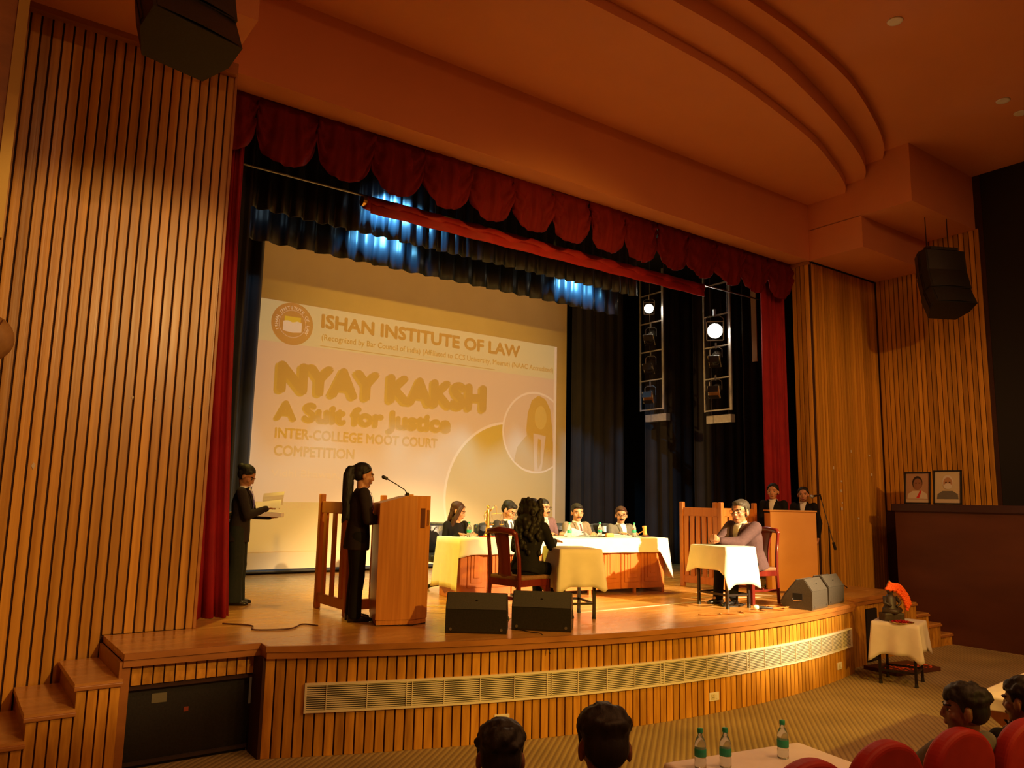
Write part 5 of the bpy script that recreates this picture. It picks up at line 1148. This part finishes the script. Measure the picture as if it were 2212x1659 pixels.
    PEOPLE.append(dict(root=root, ob=ob, oj=oj, ot=ot, oh=oh, N=N, sp=sp, fwd=fwd, HM=HM, H=H, s=s, k=k, skin=skin, hairm=hairm, top=top, shirt=shirt, tie=tie, pants=pants, glasses=glasses, mous=mous, beard=beard, lany=lany, RW=RW, LW=LW, sex=sex, P=P))
    return PEOPLE[-1]
def finish_people():
    bpy.context.view_layer.update(); dg = bpy.context.evaluated_depsgraph_get()
    conv = {}
    for p in PEOPLE:
        for kx in ('ob', 'oj', 'ot', 'oh'):
            me = bpy.data.meshes.new_from_object(p[kx].evaluated_get(dg)); me.name = p[kx].name; conv[(id(p), kx)] = me
    for p in PEOPLE:
        root = p['root']
        for kx, m_ in (('ob', p['skin']), ('oj', p['top']), ('ot', p['pants']), ('oh', p['hairm'])):
            o = p[kx]; o.modifiers.clear(); o.data = conv[(id(p), kx)]; o.data.materials.clear(); o.data.materials.append(MT[m_]); o.parent = root
            for f_ in o.data.polygons: f_.use_smooth = True
        def bvh(me): return BVHTree.FromPolygons([v.co.copy() for v in me.vertices], [tuple(f_.vertices) for f_ in me.polygons])
        bj = bvh(p['oj'].data); bb = bvh(p['ob'].data)
        H = p['H']; h = H / 1.7; N = p['N']; sp = p['sp']; fw = p['fwd']; X = V((1, 0, 0))
        def strip(name, rows, m_, tree, org, ax, up, fd, nc=5, off=0.004, th=0.004, fall=0.06):
            mb = MB(); n = len(rows) - 1
            def fn(a, b):
                i = round(a * n); v, u0, u1 = rows[i]; u = u0 + (u1 - u0) * b; o_ = org + ax * u + up * v + fd * 0.19 * h
                hit = tree.ray_cast(o_, -fd, 0.5); q = hit[0] if hit[0] is not None else org + ax * u + up * v + fd * fall
                return q + fd * off
            mb.grid(n, nc, fn, th); return mb.obj(name, m_, root, True)
        h = H / 1.7
        def lerp(a, b, n): return [tuple(x + (y - x) * i / n for x, y in zip(a, b)) for i in range(n + 1)]
        if p['shirt']:
            strip('shirt', lerp((0.012 * h, -0.058 * h, 0.058 * h), (-0.25 * h, -0.010 * h, 0.010 * h), 12), MT[p['shirt']], bj, N, X, sp, fw, 6, 0.003, 0.004)
            mb = MB(); c0 = N + V((0, 0.0, -0.012)); up_ = (sp * .6 + V((0, 0, .4))).normalized()
            mb.loft([(c0 - up_ * 0.01, X * 0.070 * h, fw * 0.068 * h), (c0 + up_ * 0.035 * h, X * 0.063 * h, fw * 0.062 * h)], 18); mb.obj('shirt_collar', MT[p['shirt']], root, True)
            for sx in (-1, 1):
                strip('lapel', [(0.02 * h - 0.27 * h * i / 10, sx * (0.062 - 0.050 * i / 10) * h, sx * (0.062 - 0.050 * i / 10 + 0.045 * sin(pi * min(1, (i + 2) / 12.0))) * h) for i in range(11)], MT[p['top']], bj, N, X, sp, fw, 4, 0.006, 0.005)
        if p['tie']: strip('tie', [(0.0, -0.016 * h, 0.016 * h), (-0.03 * h, -0.013 * h, 0.013 * h)] + lerp((-0.04 * h, -0.014 * h, 0.014 * h), (-0.25 * h, -0.026 * h, 0.026 * h), 8), MT[p['tie']], bj, N, X, sp, fw, 4, 0.0085, 0.004)
        if p['lany']:
            for sx in (-1, 1): strip('lanyard', lerp((0.03 * h, sx * 0.058 * h - 0.007, sx * 0.058 * h + 0.007), (-0.30 * h, -0.006, 0.006), 10), MT['lanyard'], bj, N, X, sp, fw, 2, 0.012, 0.003)
            strip('badge', lerp((-0.30 * h, -0.03, 0.03), (-0.39 * h, -0.03, 0.03), 3), MT['white'], bj, N, X, sp, fw, 3, 0.012, 0.003)
        # face
        HM = p['HM']; HR = HM.to_3x3().normalized(); k = p['k']; o0 = HM.translation; hx = HR @ V((1, 0, 0)); hz = HR @ V((0, 0, 1)); hy = HR @ V((0, 1, 0))
        for sx in (-1, 1):
            c = sx * 0.031 * k
            strip('eye_white', [(0.0 + 0.0046 * k * (1 - i / 2.0), c - 0.0125 * k * (1 - abs(i - 2) / 3.0), c + 0.0125 * k * (1 - abs(i - 2) / 3.0)) for i in range(5)], MT['eyew'], bb, o0, hx, hz, hy, 4, 0.0008, 0.003)
            strip('iris', [(0.0 + 0.0046 * k * (1 - i / 2.0), c - 0.0052 * k, c + 0.0052 * k) for i in range(5)], MT['eye'], bb, o0, hx, hz, hy, 3, 0.0022, 0.003)
            strip('eyebrow', [(0.026 * k, c - 0.015 * k, c + 0.015 * k), (0.020 * k, c - 0.013 * k, c + 0.013 * k)], MT['hair'], bb, o0, hx, hz, hy, 5, 0.0008, 0.003)
        strip('lips', [(-0.055 * k, -0.014 * k, 0.014 * k), (-0.062 * k, -0.022 * k, 0.022 * k), (-0.070 * k, -0.013 * k, 0.013 * k)], MT['lip'], bb, o0, hx, hz, hy, 5, 0.0008, 0.003)
        if p['mous']: strip('moustache', [(-0.040 * k, -0.012 * k, 0.012 * k), (-0.046 * k, -0.024 * k, 0.024 * k), (-0.054 * k, -0.027 * k, 0.027 * k)], MT['hair'], bb, o0, hx, hz, hy, 6, 0.004, 0.006)
        if p['beard']: strip('beard', [(-0.066 * k, -0.052 * k, 0.052 * k), (-0.085 * k, -0.046 * k, 0.046 * k), (-0.105 * k, -0.026 * k, 0.026 * k)], MT['hair_gr'], bb, o0, hx, hz, hy, 8, 0.002, 0.004)
        if p['glasses']:
            mb = MB()
            for sx in (-1, 1):
                mb.tube([HM @ V((sx * 0.032 + 0.025 * cos(a), 0.100, 0.001 + 0.018 * sin(a))) for a in [2 * pi * i / 18 for i in range(18)]], 0.0024, 6, True)
                mb.tube([HM @ V((sx * 0.057, 0.100, 0.006)), HM @ V((sx * 0.074, 0.06, 0.006)), HM @ V((sx * 0.08, -0.012, 0.004))], 0.0022, 6)
            mb.tube([HM @ V((-0.008, 0.101, 0.004)), HM @ V((0.008, 0.101, 0.004))], 0.0024, 6); mb.obj('spectacles', MT['darkmetal'], root, True)

D = lambda x, y, z: (V((x, y, z)))
# speaking woman at the lectern
person('woman with ponytail in dark suit speaking at the lectern', (3.545, 7.61, S), -16, 1.62, 'f', None, 3, 4, 8, None, (0.16, 0.30, 1.03), (-0.13, 0.32, 1.05), (D(-0.2, 0.9, 0.1), D(0, 0, -1)), (D(0.2, 0.9, 0.1), D(0, 0, -1)), 0.4, 'skin1', 'hair', 'pony', 'suit_char', None, None, 'suit_black', lany=True, build=1.05, flare=0.1)
# woman reading papers
person('woman with hair bun in dark suit reading papers by the left curtain', (2.86, 9.36, S), -28, 1.61, 'f', None, 4, -4, 32, None, (0.07, 0.32, 1.10), (-0.10, 0.34, 1.00), (D(-0.3, 0.8, 0.3), D(-0.3, 0, -1)), (D(0.3, 0.9, 0.0), D(0, 0, 1)), 0.7, 'skin2', 'hair', 'bun', 'suit_char', 'shirt', None, 'trouser_green', lany=True, build=1.02, flare=0.75)
# half-hidden person
person('person in black mostly hidden behind the left red curtain', (2.66, 9.98, S), 10, 1.56, 'f', None, 0, 0, 10, None, (0.1, 0.28, 1.0), (-0.1, 0.28, 1.0), None, None, 0.6, 'skin2', 'hair', 'bun', 'suit_black', 'shirt', None, 'suit_black', build=0.9)
# judges (facing the seats), wrists on the table
FA = degrees_ja = math.degrees(ja) - 90
def judge(label, hx, hy, hz, hyaw, hpitch, az, wr=0.42, **kw):
    zt = 0.757 + 0.03
    return person(label, (hx, hy, S), az, head=(hx, hy, hz), hyaw=hyaw, hpitch=hpitch, sit=0.42, rw=(0.14, wr, zt), lw=(-0.14, wr, zt), rh=(D(-0.7, 0.7, 0), D(0, 0.0, -1)), lh=(D(0.7, 0.7, 0), D(0, 0, -1)), lod=1.1, **kw)
judge('woman judge in black with shoulder-length brown hair', 5.74, 9.16, 1.985, 35, 18, -78, 0.30, H=1.60, sex='f', lean=12, skin='skin1', hairm='hair_br', hair='bob', top='suit_black', shirt=None, pants='suit_black')
judge('bowed judge in dark suit and spectacles looking down', 6.58, 9.14, 2.005, 20, 30, -82, 0.28, H=1.68, lean=14, skin='skin1', hair='side', top='suit_dark', tie='tie_dark', pants='suit_dark', glasses=True)
judge('judge in mauve suit with pale tie and spectacles, tallest of the panel', 7.26, 9.22, 2.05, 14, 4, -86, 0.34, H=1.74, lean=6, skin='skin1', hair='bald_side', top='suit_mauve', shirt='shirt_y', tie='tie_pale', pants='suit_mauve', glasses=True, mous=True)
judge('judge in tan suit with maroon tie', 7.79, 9.06, 1.985, -22, 6, -90, 0.30, H=1.70, lean=8, skin='skin1', hair='side', top='suit_tan', shirt='shirt_y', tie='tie_maroon', pants='suit_tan', mous=True, build=1.06)
judge('judge in grey suit and open white shirt with spectacles', 8.56, 8.92, 1.955, -34, 4, -94, 0.26, H=1.68, lean=8, skin='skin1', hairm='hair_br', hair='side', top='suit_grey', tie=None, pants='suit_grey', glasses=True, mous=True, build=1.05)
# seated woman with curly hair
person('woman with long curly hair in black, seated with her back to the hall', (5.22, 6.96, S), 18, 1.62, 'f', 0.45, 14, 4, 4, (5.36, 6.98, 2.045), (0.04, 0.52, 0.80), (-0.22, 0.42, 0.80), (D(-0.1, 0.95, 0), D(0, 0, -1)), (D(0.2, 0.9, 0), D(0, 0, -1)), 0.35, 'skin2', 'hair', 'curly', 'suit_black', None, None, 'suit_black', build=1.06)
# seated man right
person('man in plum suit and spectacles seated with clasped hands on the right', (8.66, 6.64, S), 176, 1.76, 'm', 0.45, 15, 10, 2, (8.46, 6.60, 2.06), (0.07, 0.62, 0.80), (-0.07, 0.62, 0.80), (D(-0.75, 0.6, 0.35), D(-0.6, -0.4, 0)), (D(0.75, 0.6, 0.35), D(0.6, -0.4, 0)), 1.0, 'skin1', 'hair_gr', 'side', 'suit_plum', 'shirt_y', None, 'suit_black', glasses=True, build=1.32, hsc=1.28)
# two standing women behind the desk
person('woman in black suit standing behind the desk, left of the two', (10.56, 7.62, S), 196, 1.62, 'f', None, 0, 8, 0, (10.56, 7.6, 2.365), (0.14, 0.2, 0.83), (-0.1, 0.2, 0.83), None, None, 0.5, 'skin1', 'hair', 'low', 'suit_black', 'shirt', None, 'suit_black')
person('woman in black suit behind the desk, right of the two beside the microphone', (11.33, 7.6, S), 200, 1.58, 'f', None, 0, 10, 2, (11.30, 7.56, 2.335), None, None, None, None, 0.5, 'skin1', 'hair', 'low', 'suit_black', 'shirt', None, 'suit_black')
# front row
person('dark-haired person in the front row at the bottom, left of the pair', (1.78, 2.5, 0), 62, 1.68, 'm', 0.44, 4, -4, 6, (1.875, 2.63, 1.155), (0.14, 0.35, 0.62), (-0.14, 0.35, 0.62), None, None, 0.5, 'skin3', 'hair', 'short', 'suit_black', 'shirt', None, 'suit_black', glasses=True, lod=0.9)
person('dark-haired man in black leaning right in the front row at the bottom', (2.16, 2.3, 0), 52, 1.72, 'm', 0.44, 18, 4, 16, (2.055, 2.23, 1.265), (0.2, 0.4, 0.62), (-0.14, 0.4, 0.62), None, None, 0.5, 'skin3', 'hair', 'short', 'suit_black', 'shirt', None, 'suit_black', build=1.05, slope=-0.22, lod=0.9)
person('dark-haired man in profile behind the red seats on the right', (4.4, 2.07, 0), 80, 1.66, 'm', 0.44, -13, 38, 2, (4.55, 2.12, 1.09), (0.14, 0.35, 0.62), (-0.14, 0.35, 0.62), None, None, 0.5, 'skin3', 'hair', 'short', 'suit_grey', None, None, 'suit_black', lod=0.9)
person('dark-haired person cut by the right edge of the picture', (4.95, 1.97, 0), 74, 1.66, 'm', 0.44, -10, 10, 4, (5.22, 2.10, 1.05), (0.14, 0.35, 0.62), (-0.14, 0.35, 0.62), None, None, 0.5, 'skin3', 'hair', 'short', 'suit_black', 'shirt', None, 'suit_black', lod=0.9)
finish_people()
# held papers
hp_ = thing('held_papers', 'open white papers held by the reading woman', 'papers', (3.02, 9.26, S + 1.06), radians(-28))
m = MB(); m.grid(6, 4, lambda u, v: (-0.02 + 0.32 * u, -0.105 + 0.21 * v, 0.0 - 0.01 * u), 0.05); m.obj('paper_bundle', MT['paper'], hp_)
m = MB(); m.grid(8, 4, lambda u, v: (0.04 + 0.24 * u + 0.02 * v, 0.09 - 0.05 * sin(2.2 * v), 0.05 + 0.16 * v + 0.03 * u), 0.002); m.obj('turned_page', MT['paper'], hp_)
m = MB(); m.grid(8, 4, lambda u, v: (0.0 + 0.28 * u, -0.08 + 0.05 * v, 0.045 + 0.10 * v * (0.6 + 0.4 * u)), 0.002); m.obj('turned_page', MT['paper'], hp_)
# wrist watch of the seated man and slide lettering
def finish_text():
    bpy.context.view_layer.update(); dg = bpy.context.evaluated_depsgraph_get(); out = []
    for (o, x0, x1, zb, cap, m_, y, par, name, cx, rot, shadow, bold) in TXT:
        out.append(bpy.data.meshes.new_from_object(o.evaluated_get(dg)))
    for me, (o, x0, x1, zb, cap, m_, y, par, name, cx, rot, shadow, bold) in zip(out, TXT):
        xs = [v.co.x for v in me.vertices]; ys = [v.co.y for v in me.vertices]; a, b = min(xs), max(xs); hcap = 0.69
        if cx is None:
            sx = (x1 - x0) / (b - a); sz = cap / hcap
            P = [((v.co.x - a) * sx + x0, (v.co.y) * sz + zb) for v in me.vertices]
        else:
            sx = cap / hcap; mx = (a + b) / 2
            P = [(cx[0] + ((v.co.x - mx) * cos(rot) - (v.co.y - hcap / 2) * sin(rot)) * sx, cx[1] + ((v.co.x - mx) * sin(rot) + (v.co.y - hcap / 2) * cos(rot)) * sx) for v in me.vertices]
        fs = [tuple(f.vertices) for f in me.polygons]
        def heavy(dx, dz, yy):
            mb = MB(); b = bold * cap / hcap * 1.6; j = 0
            for (ox, oz) in (((0, 0),) if bold == 0 else ((0, 0), (-b, 0), (b, 0), (0, b), (0, -b), (-.7 * b, .7 * b), (.7 * b, -.7 * b), (.7 * b, .7 * b), (-.7 * b, -.7 * b))):
                mb.add([(q[0] + dx + ox, yy - j * 0.00005, q[1] + dz + oz) for q in P], fs); j += 1
            return mb
        if shadow: heavy(shadow[1], shadow[2], y + 0.001).obj(name + '_shadow', shadow[0], par)
        heavy(0, 0, y).obj(name, m_, par)
        bpy.data.objects.remove(o, do_unlink=True); bpy.data.meshes.remove(me)
finish_text()
